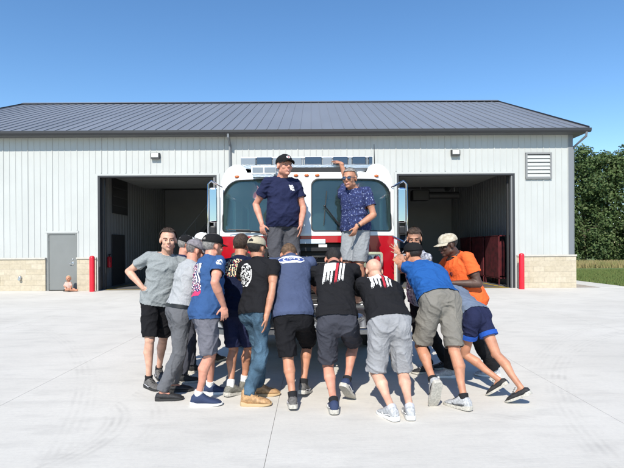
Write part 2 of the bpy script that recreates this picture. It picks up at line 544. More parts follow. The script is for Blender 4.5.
    if sm: fm.tube([P(-.018, .092, -.0625 + sm * .6), P(0, .099, -.0655), P(.018, .092, -.0625 + sm * .6)], .0026 * k, 6, 1)
    k = k0
    fme = fm.mesh(); fme.polygons.foreach_set('material_index', fm.m)
    bm = bmesh.new(); bm.from_mesh(me); bm.from_mesh(fme); bm.to_mesh(me); bm.free()
    for m in (M['eye_white'], M['eye_dark'], S.get('browm', M['hair_brown']), S.get('lipm', M['lip'])): me.materials.append(m)
    me.polygons.foreach_set('use_smooth', [True] * len(me.polygons))
    # origin at the ground under the pelvis
    org = V((B.P.x, B.P.y, S.get('ground', 0))); me.transform(Matrix.Translation(-org)); body.location = org
    tag(body, S['label'], S.get('cat', 'person'))
    B.body = body; B.hips, B.knees, B.ank, B.shol, B.elb, B.wri = hips, knees, ank, shol, elb, wri
    seed = S.get('seed', 1)
    # ---------------- shorts or trousers
    me0 = body.data.copy(); me0.transform(Matrix.Translation(org)); bb = bvh_of(me0)
    mb = MB(); frac = S.get('short', .92)
    tors(B, mb, .013 * k, -.05, .20, minw=.150)
    caps = []
    p, r, f, u = tframe(B, .20); caps.append((p, u, .30))
    p, r, f, u = tframe(B, -.03); mb.ell(p - f * .01, (.135 * bodyK, .105 * bodyK, .085 * bodyK), Matrix((r, f, u)).transposed())
    p, r, f, u = tframe(B, -.12); mb.ell(p, (.075 * bodyK, .085 * bodyK, .06), Matrix((r, f, u)).transposed())
    for i in range(2):
        hip, kn, A = hips[i], knees[i], ank[i]; lw = S.get('legw', .086) * bodyK
        if frac <= 1:
            e = hip.lerp(kn, frac); d = (kn - hip).normalized()
            flat(mb, hip + (hip - kn) * .05, e, .106 * bodyK, lw + .004)
        else:
            d = (A - kn).normalized(); e = kn.lerp(A, .98); lw = .062 * bodyK
            mb.rcone(hip, kn, .102 * bodyK, .074 * bodyK); flat(mb, kn, e, .073 * bodyK, .064 * bodyK)
        caps.append((e, d, lw + .03)); mb.ell(hip - B.pf * .010 - facing(S['hipaz']) * .012, (.100 * bodyK, .100 * bodyK, .13 * bodyK))
    me = remesh(mb, .0085, 16); uncap(me, caps)
    push_out(me, bb, .007)
    folds(me, B, .013 * S.get('lfold', 1), 6.0, seed + 5, .8)
    push_out(me, bb, .006); relax(me, 1)
    B.legs = clothobj(S.get('legname', 'shorts'), me, S['legm'], body, .003)
    lb_ = bvh_of(me)
    # ---------------- shirt
    mb = MB(); hem = S.get('hem', -.06)
    tors(B, mb, .016 * k, hem, 1.0, minw=.158, flare=S.get('flare', .008))
    caps = []; cuts = []
    p, r, f, u = tframe(B, hem); caps.append((p, -u, .34))
    p, r, f, u = tframe(B, 1.0); npos = p + u * .012 * k - f * .004; cuts.append((npos + f * .02, (u + f * .25).normalized(), .10 * k))
    mb.rcone(B.N - u * .012 * k, B.N + u * .012, .068 * k, .060 * k)
    sl = S.get('sleeve', .62)
    for i in range(2):
        sh, el = shol[i], elb[i]; d = (el - sh).normalized()
        mb.rcone(B.N - nu * .016 * h, sh, .060 * k, .060 * bodyK + .004)
        if sl > 0:
            mb.ell(sh, (.066 * bodyK,) * 3)
            e = sh + (el - sh) * sl; flat(mb, sh, e, .066 * bodyK, (.064 + .012 * sl) * bodyK)
            caps.append((e, d, .10))
        else:
            cuts.append((sh + d * .018, d, .085 * k))
            mb.ell(sh, (.064 * bodyK,) * 3)
    me = remesh(mb, .0075, 4); uncap(me, caps); cut(me, cuts[:1]); push_out(me, bb, .007)
    folds(me, B, .015 * S.get('fold', 1), S.get('ffreq', 5.0), seed, S.get('fz', 1.6))
    push_out(me, bb, .006); push_out(me, lb_, .008, .05); relax(me, 2); push_out(me, bb, .004); push_out(me, lb_, .005, .05); relax(me, 1)
    if len(cuts) > 1: cut(me, cuts[1:])
    B.shirt = clothobj('shirt', me, S['shirtm'], body, .003)
    if S.get('pockets'):
        for i, s in enumerate((1, -1)):
            hip, kn = hips[i], knees[i]; ax = (kn - hip).normalized()
            c = hip.lerp(kn, .62); out = (B.hr * s - ax * ax.dot(B.hr * s)).normalized(); fw = ax.cross(out)
            bv = BVHTree.FromPolygons([v.co.copy() for v in me.vertices], [tuple(p.vertices) for p in me.polygons])
            mbp = MB(); n = 6; g = [[None] * (n + 1) for _ in range(n + 1)]; ok = True
            for a in range(n + 1):
                for b in range(n + 1):
                    hh = bv.ray_cast(c + fw * (a / n - .5) * .15 * k + ax * (b / n - .5) * .17 * k + out * .3, -out)[0]
                    if hh is None: ok = False
                    else: g[a][b] = hh + out * .002
            if not ok: continue
            vs = [g[a][b] + out * (.009 if 0 < a < n and 0 < b < n else 0) for a in range(n + 1) for b in range(n + 1)]
            mbp.add(vs, [(a * (n + 1) + b, a * (n + 1) + b + 1, (a + 1) * (n + 1) + b + 1, (a + 1) * (n + 1) + b) for a in range(n) for b in range(n)])
            po = mbp.build('pocket', S['legm'], B.legs, smooth=True, ang=80)
            fl = MB()
            vs = [g[a][b] + out * (.017 if 0 < a < n else .010) for a in range(n + 1) for b in (0, 1, 2)]
            fl.add(vs, [(a * 3 + b, a * 3 + b + 1, (a + 1) * 3 + b + 1, (a + 1) * 3 + b) for a in range(n) for b in range(2)])
            po.data.materials[0] = S['legm']
            fo = fl.build('pocket_flap', S['legm'], B.legs, smooth=True, ang=80)
            s2 = fo.modifiers.new('s', 'SOLIDIFY'); s2.thickness = .005
    if S.get('belt'):
        mbb = MB(); secs = []
        for t in (.135, .195):
            p, r, f, u = tframe(B, t); w = .160 * k * B.fat + .030; secs.append((p, r, f, w, .118 * k * B.fat + .030))
        mbb.loft(secs, 28, p=2.35); mbb.build('belt', M['black_leather'], body, smooth=True, ang=50)
    # ---------------- shoes and socks
    for i in range(2):
        A, T, U, fs = foots[i]
        shoe(B, body, A, T, U, S['shoem'], S.get('shoestyle', {}), fs)
        if S.get('sock') is not None:
            hgt = S.get('sockh', .07); ax = (knees[i] - A).normalized()
            mb = MB(); a = A - U * .03 * k; e = A + ax * hgt
            mb.rings([[c + (ax.orthogonal().normalized() * math.cos(t) + ax.cross(ax.orthogonal().normalized()) * math.sin(t)) * r for t in [2 * math.pi * j / 14 for j in range(14)]]
                      for c, r in ((a, .040 * k), (A, .042 * k), (A + ax * hgt * .5, .042 * k), (e - ax * .01, .044 * k), (e, .044 * k), (e, .036 * k))])
            mb.build('sock', S['sock'], body, smooth=True, ang=60)
    # ---------------- hair
    P = lambda x, y, z: B.HC + B.hM @ V((x, y, z)) * (k0 * HS)
    hk = S.get('hair')
    if hk:
        hm, front, low, thick, rough = hk
        vs = []; fs = []; n, m_ = 56, 34; idx = {}
        for i in range(m_ + 1):
            th = math.pi * i / m_ * .80
            for j in range(n):
                a = 2 * math.pi * j / n
                x, y, z = math.sin(th) * math.cos(a), math.sin(th) * math.sin(a), math.cos(th)
                nn = noise.noise(V((x * 6, y * 6, z * 4 + seed))) + .5 * noise.noise(V((x * 17, y * 17, z * 9 + seed)))
                rr = 1 + rough * nn
                # keep above a hairline that is high in front, low behind, and skips the ears
                line = front if y > .35 else (low if y < -.05 else low + (front - low) * ((y + .05) / .40) ** .7)
                zz = z * .084 + .035
                if abs(x) > .6 and y > -.22: line = max(line, .022 if y < .35 else line)
                if zz < line + .006 * noise.noise(V((a * 3, seed, 0))): continue
                idx[(i, j)] = len(vs)
                vs.append(P(x * (.077 + thick) * rr, -.012 + y * (.096 + thick) * rr, .035 + z * (.084 + thick * (1.6 if z > .3 else 1)) * rr))
        for i in range(m_):
            for j in range(n):
                q = [(i, j), (i + 1, j), (i + 1, (j + 1) % n), (i, (j + 1) % n)]
                if all(t in idx for t in q): fs.append([idx[t] for t in q])
        rh = random.Random(seed); nf0 = list(fs); up_ = B.hM @ V((0, 0, 1)); bk_ = B.hM @ V((0, -1, 0)); cc = P(0, -.012, .035)
        for _ in range(3200 if thick > .002 else 0):
            f4 = rh.choice(nf0); a_, b_, c_, d4 = (vs[t] for t in f4); s_, t_ = rh.random(), rh.random()
            p = a_.lerp(b_, s_).lerp(d4.lerp(c_, s_), t_); nn = (p - cc).normalized()
            top = max(0, nn.dot(up_)); fl = (bk_ * (-.5 * top) - up_ * (1 - top) * .9 + V((rh.gauss(0, .35), rh.gauss(0, .35), rh.gauss(0, .35)))); fl = fl - nn * fl.dot(nn)
            L_ = rh.uniform(.006, .013) * (1 + thick * 25); dr = (fl.normalized() + nn * rh.uniform(.15, .6)).normalized(); sd = dr.cross(nn).normalized() * .0011
            q0 = len(vs); vs += [p - sd - nn * .002, p + sd - nn * .002, p + dr * L_]; fs.append((q0, q0 + 1, q0 + 2))
        hme = bpy.data.meshes.new('hair'); hme.from_pydata([tuple(v) for v in vs], [], fs)
        ho = mobj('hair', hme, hm, body); hme.polygons.foreach_set('use_smooth', [True] * len(hme.polygons))
    # ---------------- cap
    cp = S.get('cap')
    if cp:
        vs = []; fs = []; n, m_ = 60, 22; idx = {}; mi = []
        back = cp.get('back', 1)   # 1 = brim in front, -1 = brim at the back
        tl = R(cp.get('tilt', 6))
        cM = B.hM @ Matrix.Rotation(tl * 1, 3, 'X')
        PC = lambda x, y, z: B.HC + B.hM @ V((0, 0, .028)) * k * HS + cM @ V((x, y * back, z)) * k * HS
        for i in range(m_ + 1):
            th = math.pi / 2 * i / m_
            for j in range(n):
                a = 2 * math.pi * j / n
                x, y, z = math.sin(th) * math.cos(a), math.sin(th) * math.sin(a), math.cos(th)
                zz = z ** .8
                idx[(i, j)] = len(vs)
                bulge = .006 if y > .3 else 0
                vs.append(PC(x * .089, -.010 + y * (.106 + bulge * z), .004 + zz * (.092 + bulge)))
        for i in range(m_):
            for j in range(n):
                a = 2 * math.pi * (j + .5) / n; th = math.pi / 2 * (i + .5) / m_
                x, y, z = math.sin(th) * math.cos(a), math.sin(th) * math.sin(a), math.cos(th)
                if cp.get('hole', True) and y < 0 and (x * .089) ** 2 + ((z - .12) * .09) ** 2 < .030 ** 2 and z > .13: continue
                q = [(i, j), (i + 1, j), (i + 1, (j + 1) % n), (i, (j + 1) % n)]
                fs.append([idx[t] for t in q])
                mi.append(1 if (len(cp['m']) > 1 and y > cp.get('split', .25)) else 0)
        cme = bpy.data.meshes.new('cap'); cme.from_pydata([tuple(v) for v in vs], [], fs)
        co = clothobj('cap', cme, cp['m'], body, .003); cme.polygons.foreach_set('material_index', mi)
        bmr = MB(); rs = []
        for q in range(9):
            t = q / 8; row = []
            for j in range(17):
                a = R(22 + 136 * j / 16); xx = math.cos(a); yy = math.sin(a)
                ext = t * .072 * max(0.0, yy - .25) ** .55
                row.append(PC(xx * (.089 + .003 * t), -.010 + yy * .107 + ext, .006 - .10 * ext - 9.0 * (xx * .089) ** 2 * t * .35))
            rs.append(row)
        kk = len(bmr.v)
        for r_ in rs: bmr.v += r_
        for q in range(8):
            for j in range(16):
                bmr.f.append((kk + q * 17 + j, kk + q * 17 + j + 1, kk + (q + 1) * 17 + j + 1, kk + (q + 1) * 17 + j)); bmr.m.append(0)
        bo = bmr.build('brim', cp.get('brim', cp['m'][0]), co, smooth=True, ang=180)
        s2 = bo.modifiers.new('s', 'SOLIDIFY'); s2.thickness = .004; s2.offset = 0
        bt = MB(); bt.ell(PC(0, -.01, .098), (.008, .008, .004)); bt.build('button', cp['m'][0], co, smooth=True, ang=180)
        if cp.get('patch'):
            pm = MB()
            for (rx, rz, mi_, o_) in cp['patch']:
                pm.loft([(PC(0, .093 + o_, .045), cM @ V((1, 0, 0)), cM @ V((0, -.45, .9)), rx, rz), (PC(0, .099 + o_, .045), cM @ V((1, 0, 0)), cM @ V((0, -.45, .9)), rx * .9, rz * .9)], 16, mi_)
            pm.build('cap_patch', cp['patchm'], co, smooth=True)
    # ---------------- glasses, watch
    if S.get('shades'):
        gm = MB()
        for s in (-1, 1):
            gm.ell(P(.031 * s, .100, .000), (.027 * k, .007 * k, .018 * k), B.hM, 16, 8)
            gm.tube([P(.055 * s, .094, .006), P(.078 * s, .06, .008), P(.086 * s, -.01, .004)], .0035, 6)
        gm.tube([P(-.01, .104, .006), P(0, .106, .007), P(.01, .104, .006)], .003, 6)
        gm.build('sunglasses', M['shades'], body, smooth=True)
    if 'watch' in S:
        i = S['watch']; d = (wri[i] - elb[i]).normalized(); a = wri[i] - d * .03
        wm = MB(); wm.tube([a - d * .011, a, a + d * .011], [.033, .034, .033], 16); wm.build('watch', M['black_leather'], body, smooth=True)
    return B

def back_frame(B, t, side=-1, lat=0.0):
    """centre point on the back (side -1) or chest (+1) at spine fraction t"""
    p, r, f, u = tframe(B, t)
    n = f * side
    return p + r * lat, r, u, n
# ------------------------------------------------------------------ materials
M = {}
def mk(n, *a, **k): M[n] = mat(n, *a, **k)
mk('eye_white', (.75, .72, .68), .3); mk('eye_dark', (.02, .015, .012), .2); mk('lip', (.42, .15, .12), .5); mk('lip_dark', (.12, .05, .045), .5)
mk('hair_brown', (.055, .032, .020), .6, var=.5, vscale=60, bump=.6, bscale=160); mk('hair_black', (.015, .013, .012), .5, bump=.6, bscale=160)
mk('hair_grey', (.30, .28, .26), .6, var=.35, vscale=50, bump=.6, bscale=160); mk('hair_salt', (.13, .115, .11), .6, var=.5, vscale=60, bump=.6, bscale=160)
mk('hair_sandy', (.15, .09, .05), .6, var=.4, vscale=50, bump=.6, bscale=160)
for n, c in (('skin_tan', (.46, .215, .13)), ('skin_fair', (.58, .33, .235)), ('skin_pink', (.56, .26, .18)), ('skin_brown', (.38, .19, .12)), ('skin_dark', (.075, .038, .026))):
    mk(n, c, .55, var=.17, vscale=13, bump=.12, bscale=90, sub=.12 if n != 'skin_dark' else .0)
def cloth(n, c, rough=.9, **k):
    mk(n, c, rough, var=k.pop('var', .06), vscale=k.pop('vscale', 5), bump=k.pop('bump', .35), bscale=k.pop('bscale', 45), spec=.15, **k)
cloth('grey_jersey', (.24, .26, .265), var=.12, vscale=120); cloth('light_grey_jersey', (.34, .35, .36), var=.08, vscale=120)
cloth('black_jersey', (.012, .012, .014)); cloth('blue_jersey', (.035, .085, .21)); cloth('slate_blue_jersey', (.058, .076, .140), var=.1)
cloth('royal_blue', (.016, .085, .28)); cloth('navy_jersey', (.016, .020, .055)); cloth('orange_jersey', (.84, .135, .035)); cloth('navy_dark', (.008, .012, .035))
cloth('black_shorts', (.010, .010, .012)); cloth('charcoal_shorts', (.045, .047, .060)); cloth('light_grey_shorts', (.28, .285, .30)); cloth('taupe_shorts', (.185, .175, .155))
cloth('grey_cargo', (.14, .14, .165)); cloth('grey_trousers', (.115, .118, .128)); cloth('denim', (.055, .10, .145), var=.45, vscale=7, bump=.5, bscale=120)
cloth('mid_grey_shorts', (.075, .075, .085)); cloth('pale_grey_shorts', (.27, .285, .30)); cloth('grey_blue_shirt', (.13, .165, .23)); cloth('bright_blue', (.02, .08, .36))
cloth('black_trousers', (.014, .014, .016)); cloth('white_sock', (.75, .75, .75)); cloth('black_sock', (.02, .02, .022))
cloth('cap_black', (.012, .012, .013)); cloth('cap_tan', (.42, .37, .27)); cloth('cap_white', (.75, .75, .74)); cloth('cap_grey', (.20, .185, .20), var=.3, vscale=40)
cloth('cap_camo', (.36, .31, .23), col2=(.58, .54, .44), vscale=22)
mk('black_leather', (.012, .012, .012), .45); mk('shades', (.015, .03, .07), .08, spec=1, coat=1)
mk('shoe_grey', (.11, .105, .10), .75, var=.3, vscale=60, bump=.4, bscale=150); mk('shoe_black', (.02, .02, .022), .6, var=.3, vscale=60, bump=.4, bscale=150)
mk('shoe_light', (.42, .43, .44), .7, var=.25, vscale=60, bump=.4, bscale=150); mk('shoe_navy', (.02, .035, .09), .75, bump=.4, bscale=150); mk('shoe_tan', (.42, .25, .12), .6, var=.3, vscale=40, bump=.3)
mk('shoe_olive', (.17, .165, .14), .75, var=.3, vscale=60, bump=.3); mk('sole_white', (.72, .72, .70), .6, var=.08, vscale=30); mk('sole_black', (.025, .025, .025), .8); mk('sole_tan', (.50, .36, .20), .7); mk('sole_grey', (.45, .43, .38), .8, var=.2, vscale=60)
mk('print_white', (.78, .78, .76), .8); mk('print_red', (.40, .015, .03), .8); mk('print_navy', (.012, .02, .08), .8); mk('print_cream', (.62, .56, .36), .8); mk('print_pink', (.55, .03, .12), .8); mk('print_grey', (.45, .45, .48), .8); mk('print_blue', (.03, .06, .22), .8)

def wallmat(n, col, rough=.45):
    mk(n, col, rough, var=.035, vscale=.9, bump=.04, bscale=2.5)
wallmat('wall_panel', (.455, .47, .455)); mk('trim_dark', (.028, .030, .034), .55); mk('trim_grey', (.17, .185, .20), .45)
mk('roof_metal', (.18, .19, .21), .38, metal=.0, var=.07, vscale=.6, bump=.06, bscale=1.2, stretch=(1, .3, .3)); mk('soffit', (.10, .105, .11), .6)
mk('door_grey', (.185, .195, .19), .45, var=.04, vscale=2); mk('steel', (.55, .55, .55), .3, metal=1); mk('chrome', (.75, .76, .78), .12, metal=1, bump=.03, bscale=6); mk('bollard_red', (.62, .012, .028), .38, var=.12, vscale=6)
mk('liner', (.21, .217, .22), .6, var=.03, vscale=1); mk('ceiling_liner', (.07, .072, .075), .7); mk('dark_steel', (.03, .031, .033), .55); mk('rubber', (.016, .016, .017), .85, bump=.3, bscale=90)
mk('paint_yellow', (.55, .36, .03), .6, var=.2, vscale=12); mk('fire_red', (.40, .003, .012), .35, coat=.45, spec=.4, var=.05, vscale=3); mk('cab_white', (.74, .75, .74), .25, coat=.8, var=.02, vscale=2)
mk('chrome_dull', (.55, .56, .57), .3, metal=1, bump=.25, bscale=70); mk('black_plastic', (.012, .012, .013), .5); mk('black_paint', (.01, .01, .012), .25, coat=.6); mk('mirror_glass', (.85, .88, .9), .03, metal=1)
mk('amber', (.55, .13, .03), .3); mk('lens_red', (.35, .01, .015), .2, coat=1); mk('lens_clear', (.30, .34, .38), .15, coat=1); mk('lens_dark', (.03, .045, .07), .1, coat=1); mk('seat_grey', (.09, .095, .10), .8); mk('reflective', (.60, .70, .76), .35)
mk('gear_red', (.085, .008, .012), .8, var=.4, vscale=5); mk('wood_dark', (.03, .02, .016), .7); mk('gold', (.5, .33, .10), .3, metal=1)
M['glass'] = glassmat('windscreen_glass', (.36, .52, .56)); M['glass_clear'] = glassmat('clear_glass', (.75, .85, .86)); M['lamp_glow'] = emis('lamp_glow', (1, .97, .9), 1.2)

# -------- concrete with broom finish, dust, tyre marks
def concrete():
    m = bpy.data.materials.new('concrete'); m.use_nodes = True; nt = m.node_tree; b = nt.nodes['Principled BSDF']; L = nt.links.new
    b.inputs['Roughness'].default_value = .85; b.inputs['Specular IOR Level'].default_value = .25
    tc = nt.nodes.new('ShaderNodeTexCoord')
    def nz(scale, detail, stretch=(1, 1, 1), rough=.55):
        mp = nt.nodes.new('ShaderNodeMapping'); mp.inputs['Scale'].default_value = stretch; L(tc.outputs['Object'], mp.inputs[0])
        n = nt.nodes.new('ShaderNodeTexNoise'); n.inputs['Scale'].default_value = scale; n.inputs['Detail'].default_value = detail; n.inputs['Roughness'].default_value = rough; L(mp.outputs[0], n.inputs[0]); return n.outputs[0]
    def mixc(fac, a, c, mode='MIX'):
        x = nt.nodes.new('ShaderNodeMix'); x.data_type = 'RGBA'; x.blend_type = mode
        if isinstance(fac, float): x.inputs[0].default_value = fac
        else: L(fac, x.inputs[0])
        for s, i in ((a, 6), (c, 7)):
            if isinstance(s, tuple): x.inputs[i].default_value = (*s, 1)
            else: L(s, x.inputs[i])
        return x.outputs[2]
    def ramp(s, p0, p1, c0=(0, 0, 0), c1=(1, 1, 1)):
        r = nt.nodes.new('ShaderNodeValToRGB'); r.color_ramp.elements[0].position = p0; r.color_ramp.elements[1].position = p1
        r.color_ramp.elements[0].color = (*c0, 1); r.color_ramp.elements[1].color = (*c1, 1); L(s, r.inputs[0]); return r.outputs[0]
    def mth(op, a, c=None):
        x = nt.nodes.new('ShaderNodeMath'); x.operation = op
        for i, s in enumerate((a, c)):
            if s is None: continue
            if isinstance(s, (int, float)): x.inputs[i].default_value = s
            else: L(s, x.inputs[i])
        return x.outputs[0]
    base = mixc(ramp(nz(.55, 8), .32, .68), (.545, .523, .475), (.63, .607, .555))
    base = mixc(mth('MULTIPLY', ramp(nz(1.6, 5, (1, 3, 1)), .5, .75), .5), base, (.42, .405, .375))
    base = mixc(mth('MULTIPLY', ramp(nz(26, 4), .45, .7), .16), base, (.40, .39, .37))
    broom = nz(10, 6, (.35, 14, 1), .7)
    base = mixc(mth('MULTIPLY', ramp(broom, .45, .72), .32), base, (.39, .38, .355))
    # tyre marks: arcs round a centre, broken up by noise
    sep = nt.nodes.new('ShaderNodeSeparateXYZ'); L(tc.outputs['Object'], sep.inputs[0])
    def ring(cx, cy, r, w, amt, x0, x1, y0, y1):
        dx = mth('SUBTRACT', sep.outputs[0], cx); dy = mth('SUBTRACT', sep.outputs[1], cy)
        d = mth('SQRT', mth('ADD', mth('MULTIPLY', dx, dx), mth('MULTIPLY', dy, dy)))
        e = mth('ABSOLUTE', mth('SUBTRACT', d, r)); k = mth('MAXIMUM', mth('SUBTRACT', 1.0, mth('DIVIDE', e, w)), 0.0)
        tread = mth('ADD', .55, mth('MULTIPLY', mth('SINE', mth('MULTIPLY', d, 95.0)), .45))
        g = mth('MULTIPLY', mth('MULTIPLY', mth('GREATER_THAN', sep.outputs[0], x0), mth('LESS_THAN', sep.outputs[0], x1)), mth('MULTIPLY', mth('GREATER_THAN', sep.outputs[1], y0), mth('LESS_THAN', sep.outputs[1], y1)))
        return mth('MULTIPLY', mth('MULTIPLY', mth('MULTIPLY', mth('MINIMUM', mth('MULTIPLY', k, 2.0), 1.0), tread), mth('MULTIPLY', ramp(nz(3.5, 4), .38, .7), amt * .7)), g)
    marks = None
    for a in ((-2.75, 3.9, 1.05, .14, .42, -1.95, -1.2, 3.2, 4.9), (-2.75, 3.9, 1.4, .10, .25, -1.9, -1.1, 3.6, 5.2), (9.5, 2.0, 7.5, .16, .3, 1.5, 6.6, 2, 9.5), (14, -1, 13.2, .14, .25, 1, 12, 6, 14), (9.5, 2.0, 9.3, .14, .22, 0.5, 6, 2, 12), (-14, 0, 12.6, .16, .22, -9, -1, 2, 11), (-3.5, -6, 11.5, .15, .22, -9, 2, 3, 5.7), (-6, 20, 10.2, .2, .2, -14, 4, 9, 17)):
        r = ring(*a); marks = r if marks is None else mth('MAXIMUM', marks, r)
    base = mixc(marks, base, (.20, .19, .175))
    L(base, b.inputs['Base Color'])
    bp = nt.nodes.new('ShaderNodeBump'); bp.inputs['Strength'].default_value = .25; bp.inputs['Distance'].default_value = .01
    L(mth('ADD', broom, mth('MULTIPLY', nz(40, 5), .6)), bp.inputs['Height']); L(bp.outputs[0], b.inputs['Normal'])
    return m
M['concrete'] = concrete()

def stone():
    m = bpy.data.materials.new('split_face_block'); m.use_nodes = True; nt = m.node_tree; b = nt.nodes['Principled BSDF']; L = nt.links.new
    b.inputs['Roughness'].default_value = .92
    tc = nt.nodes.new('ShaderNodeTexCoord'); mp = nt.nodes.new('ShaderNodeMapping'); mp.inputs['Rotation'].default_value = (R(90), 0, 0); L(tc.outputs['Object'], mp.inputs[0])
    br = nt.nodes.new('ShaderNodeTexBrick'); L(mp.outputs[0], br.inputs[0]); br.inputs['Scale'].default_value = 1
    br.inputs['Brick Width'].default_value = .40; br.inputs['Row Height'].default_value = .20; br.inputs['Mortar Size'].default_value = .005; br.inputs['Mortar Smooth'].default_value = .6
    br.inputs['Color1'].default_value = (.44, .385, .285, 1); br.inputs['Color2'].default_value = (.50, .445, .345, 1); br.inputs['Mortar'].default_value = (.40, .35, .27, 1)
    n = nt.nodes.new('ShaderNodeTexNoise'); n.inputs['Scale'].default_value = 11; n.inputs['Detail'].default_value = 8; L(tc.outputs['Object'], n.inputs[0])
    x = nt.nodes.new('ShaderNodeMix'); x.data_type = 'RGBA'; x.blend_type = 'OVERLAY'; x.inputs[0].default_value = .22; L(br.outputs[0], x.inputs[6]); L(n.outputs[0], x.inputs[7]); L(x.outputs[2], b.inputs['Base Color'])
    ad = nt.nodes.new('ShaderNodeMath'); ad.operation = 'SUBTRACT'; L(n.outputs[0], ad.inputs[0]); L(br.outputs[1], ad.inputs[1])
    bp = nt.nodes.new('ShaderNodeBump'); bp.inputs['Strength'].default_value = .5; bp.inputs['Distance'].default_value = .02; L(ad.outputs[0], bp.inputs['Height']); L(bp.outputs[0], b.inputs['Normal'])
    return m
M['stone'] = stone(); mk('stone_cap', (.48, .46, .41), .8, var=.06)
mk('grass', (.075, .125, .030), .95, col2=(.13, .155, .045), vscale=3.0, bump=.8, bscale=20); mk('dry_grass', (.30, .235, .11), .9, col2=(.17, .18, .06), vscale=2)
mk('gravel', (.30, .25, .20), .95, col2=(.45, .40, .34), vscale=25, bump=1, bscale=50)
for i, (a, c) in enumerate((((.035, .072, .020), (.065, .115, .03)), ((.055, .10, .028), (.10, .155, .045)), ((.09, .14, .045), (.15, .19, .075)))):
    mk('leaf%d' % i, a, .75, col2=c, vscale=1.2)
    nt_ = M['leaf%d' % i].node_tree; pb = nt_.nodes['Principled BSDF']; tl_ = nt_.nodes.new('ShaderNodeBsdfTranslucent'); mx_ = nt_.nodes.new('ShaderNodeMixShader'); mx_.inputs[0].default_value = .3
    nt_.links.new(pb.inputs['Base Color'].links[0].from_socket, tl_.inputs[0]); nt_.links.new(pb.outputs[0], mx_.inputs[1]); nt_.links.new(tl_.outputs[0], mx_.inputs[2]); nt_.links.new(mx_.outputs[0], [n for n in nt_.nodes if n.type == 'OUTPUT_MATERIAL'][0].inputs[0])
mk('bark', (.09, .07, .05), .95, bump=.6, bscale=20)

# ------------------------------------------------------------------ ground
def sheet(name, pts, z, m, label=None):
    me = bpy.data.meshes.new(name); me.from_pydata([(x, y, z) for x, y in pts], [], [tuple(range(len(pts)))])
    o = mobj(name, me, m); tag(o, label, None, None, 'structure'); return o
sheet('ground', [(-1500, -300), (1500, -300), (1500, 2500), (-1500, 2500)], -.06, M['grass'], 'flat green field reaching to the horizon')
YB = 17.5                       # the front wall of the building
# the concrete apron: separate slabs with saw-cut joints between them
apron = MB(); xs = [-26, -23.2, -20.4, -17.6, -14.75, -11.85, -8.95, -6.0, -3.07, -.345, 2.68, 5.6, 8.5, 11.4, 14.3, 17.2, 20.1, 23]
ys = [-9, -5.6, -2.4, .9, 4.9 - .05, 8.6, 12.6, 17.46]
g = .0018
for i in range(len(xs) - 1):
    for j in range(len(ys) - 1):
        apron.bb(xs[i] + g, xs[i + 1] - g, ys[j] + .0012, ys[j + 1] - .0012, -.15, 0)
ap = apron.build('concrete_apron', M['concrete'], ); tag(ap, 'pale broom finished concrete apron in large jointed slabs', kind='structure')
sheet('apron_bed', [(-26, -9), (23, -9), (23, 17.46), (-26, 17.46)], -.007, M['gravel'])
tag(bpy.data.objects['apron_bed'], 'dark joint filler under the concrete slabs')
s = MB(); 
for a in range(8): s.bb(10.72, 11.85, 17.47 + a * 2.0, 17.47 + a * 2.0 + 1.99, -.14, .004)
tag(s.build('sidewalk', M['concrete'], bevel=.006, seg=1), 'narrow concrete path beside the end wall', kind='structure')
sheet('gravel_strip', [(9.78, 17.46), (10.72, 17.46), (10.72, 33.4), (9.78, 33.4)], -.012, M['gravel'], 'tan gravel strip along the foot of the end wall')
# grass and the tall dry grass at the foot of the trees
def blades(name, n, rx, ry, hh, m, seed, label):
    rd = random.Random(seed); mb = MB()
    for _ in range(n):
        x = rd.uniform(*rx); y = rd.uniform(*ry); a = rd.uniform(0, 6.28); h_ = rd.uniform(.5, 1) * hh; w = rd.uniform(.015, .035) * (1 + hh)
        dx, dy = math.cos(a) * w, math.sin(a) * w; lx, ly = rd.gauss(0, .18) * h_, rd.gauss(0, .18) * h_
        mb.add([(x - dx, y - dy, -.06), (x + dx, y + dy, -.06), (x + lx + dx * .2, y + ly, h_), (x + lx - dx * .2, y + ly, h_ * .95)], [(0, 1, 2, 3)], 0)
    o = mb.build(name, m, fixn=False); tag(o, label, 'grass', kind='stuff'); return o
blades('grass', 22000, (11.9, 26), (17.6, 31), .07, M['grass'], 3, 'short mown green lawn right of the building')
blades('dry_grass', 26000, (10, 48), (34, 41), .42, M['dry_grass'], 4, 'tall straw coloured dry grass in front of the trees')

# ------------------------------------------------------------------ station building
bld = empty('fire_station', (-3, YB, 0), 'long light grey metal fire station with two open garage bays and blue grey roof', 'building')
XL, XR = -15.25, 9.68
DL = (-7.87, -3.60); DR = (3.24, 7.47); DT = 4.20     # big doors
MD = (-9.79, -8.80, 2.09)                             # grey entry door
ST = 1.22                                             # top of the stone base
EZ = 5.72                                             # top of wall
wx = lambda px: (px - 312) / F * YB
outer = [(XL, ST), (MD[0] - .06, ST), (MD[0] - .06, MD[2] + .06), (MD[1] + .06, MD[2] + .06), (MD[1] + .06, ST), (DL[0] - .05, ST), (DL[0] - .05, DT + .05), (DL[1] + .05, DT + .05), (DL[1] + .05, ST),
         (DR[0] - .05, ST), (DR[0] - .05, DT + .05), (DR[1] + .05, DT + .05), (DR[1] + .05, ST), (XR, ST), (XR, EZ), (XL, EZ)]
w = mobj('wall', plate(outer, [], .06), M['wall_panel'], bld, (0, YB, 0)); w['label'] = 'front wall of upright ribbed pale grey metal panels'
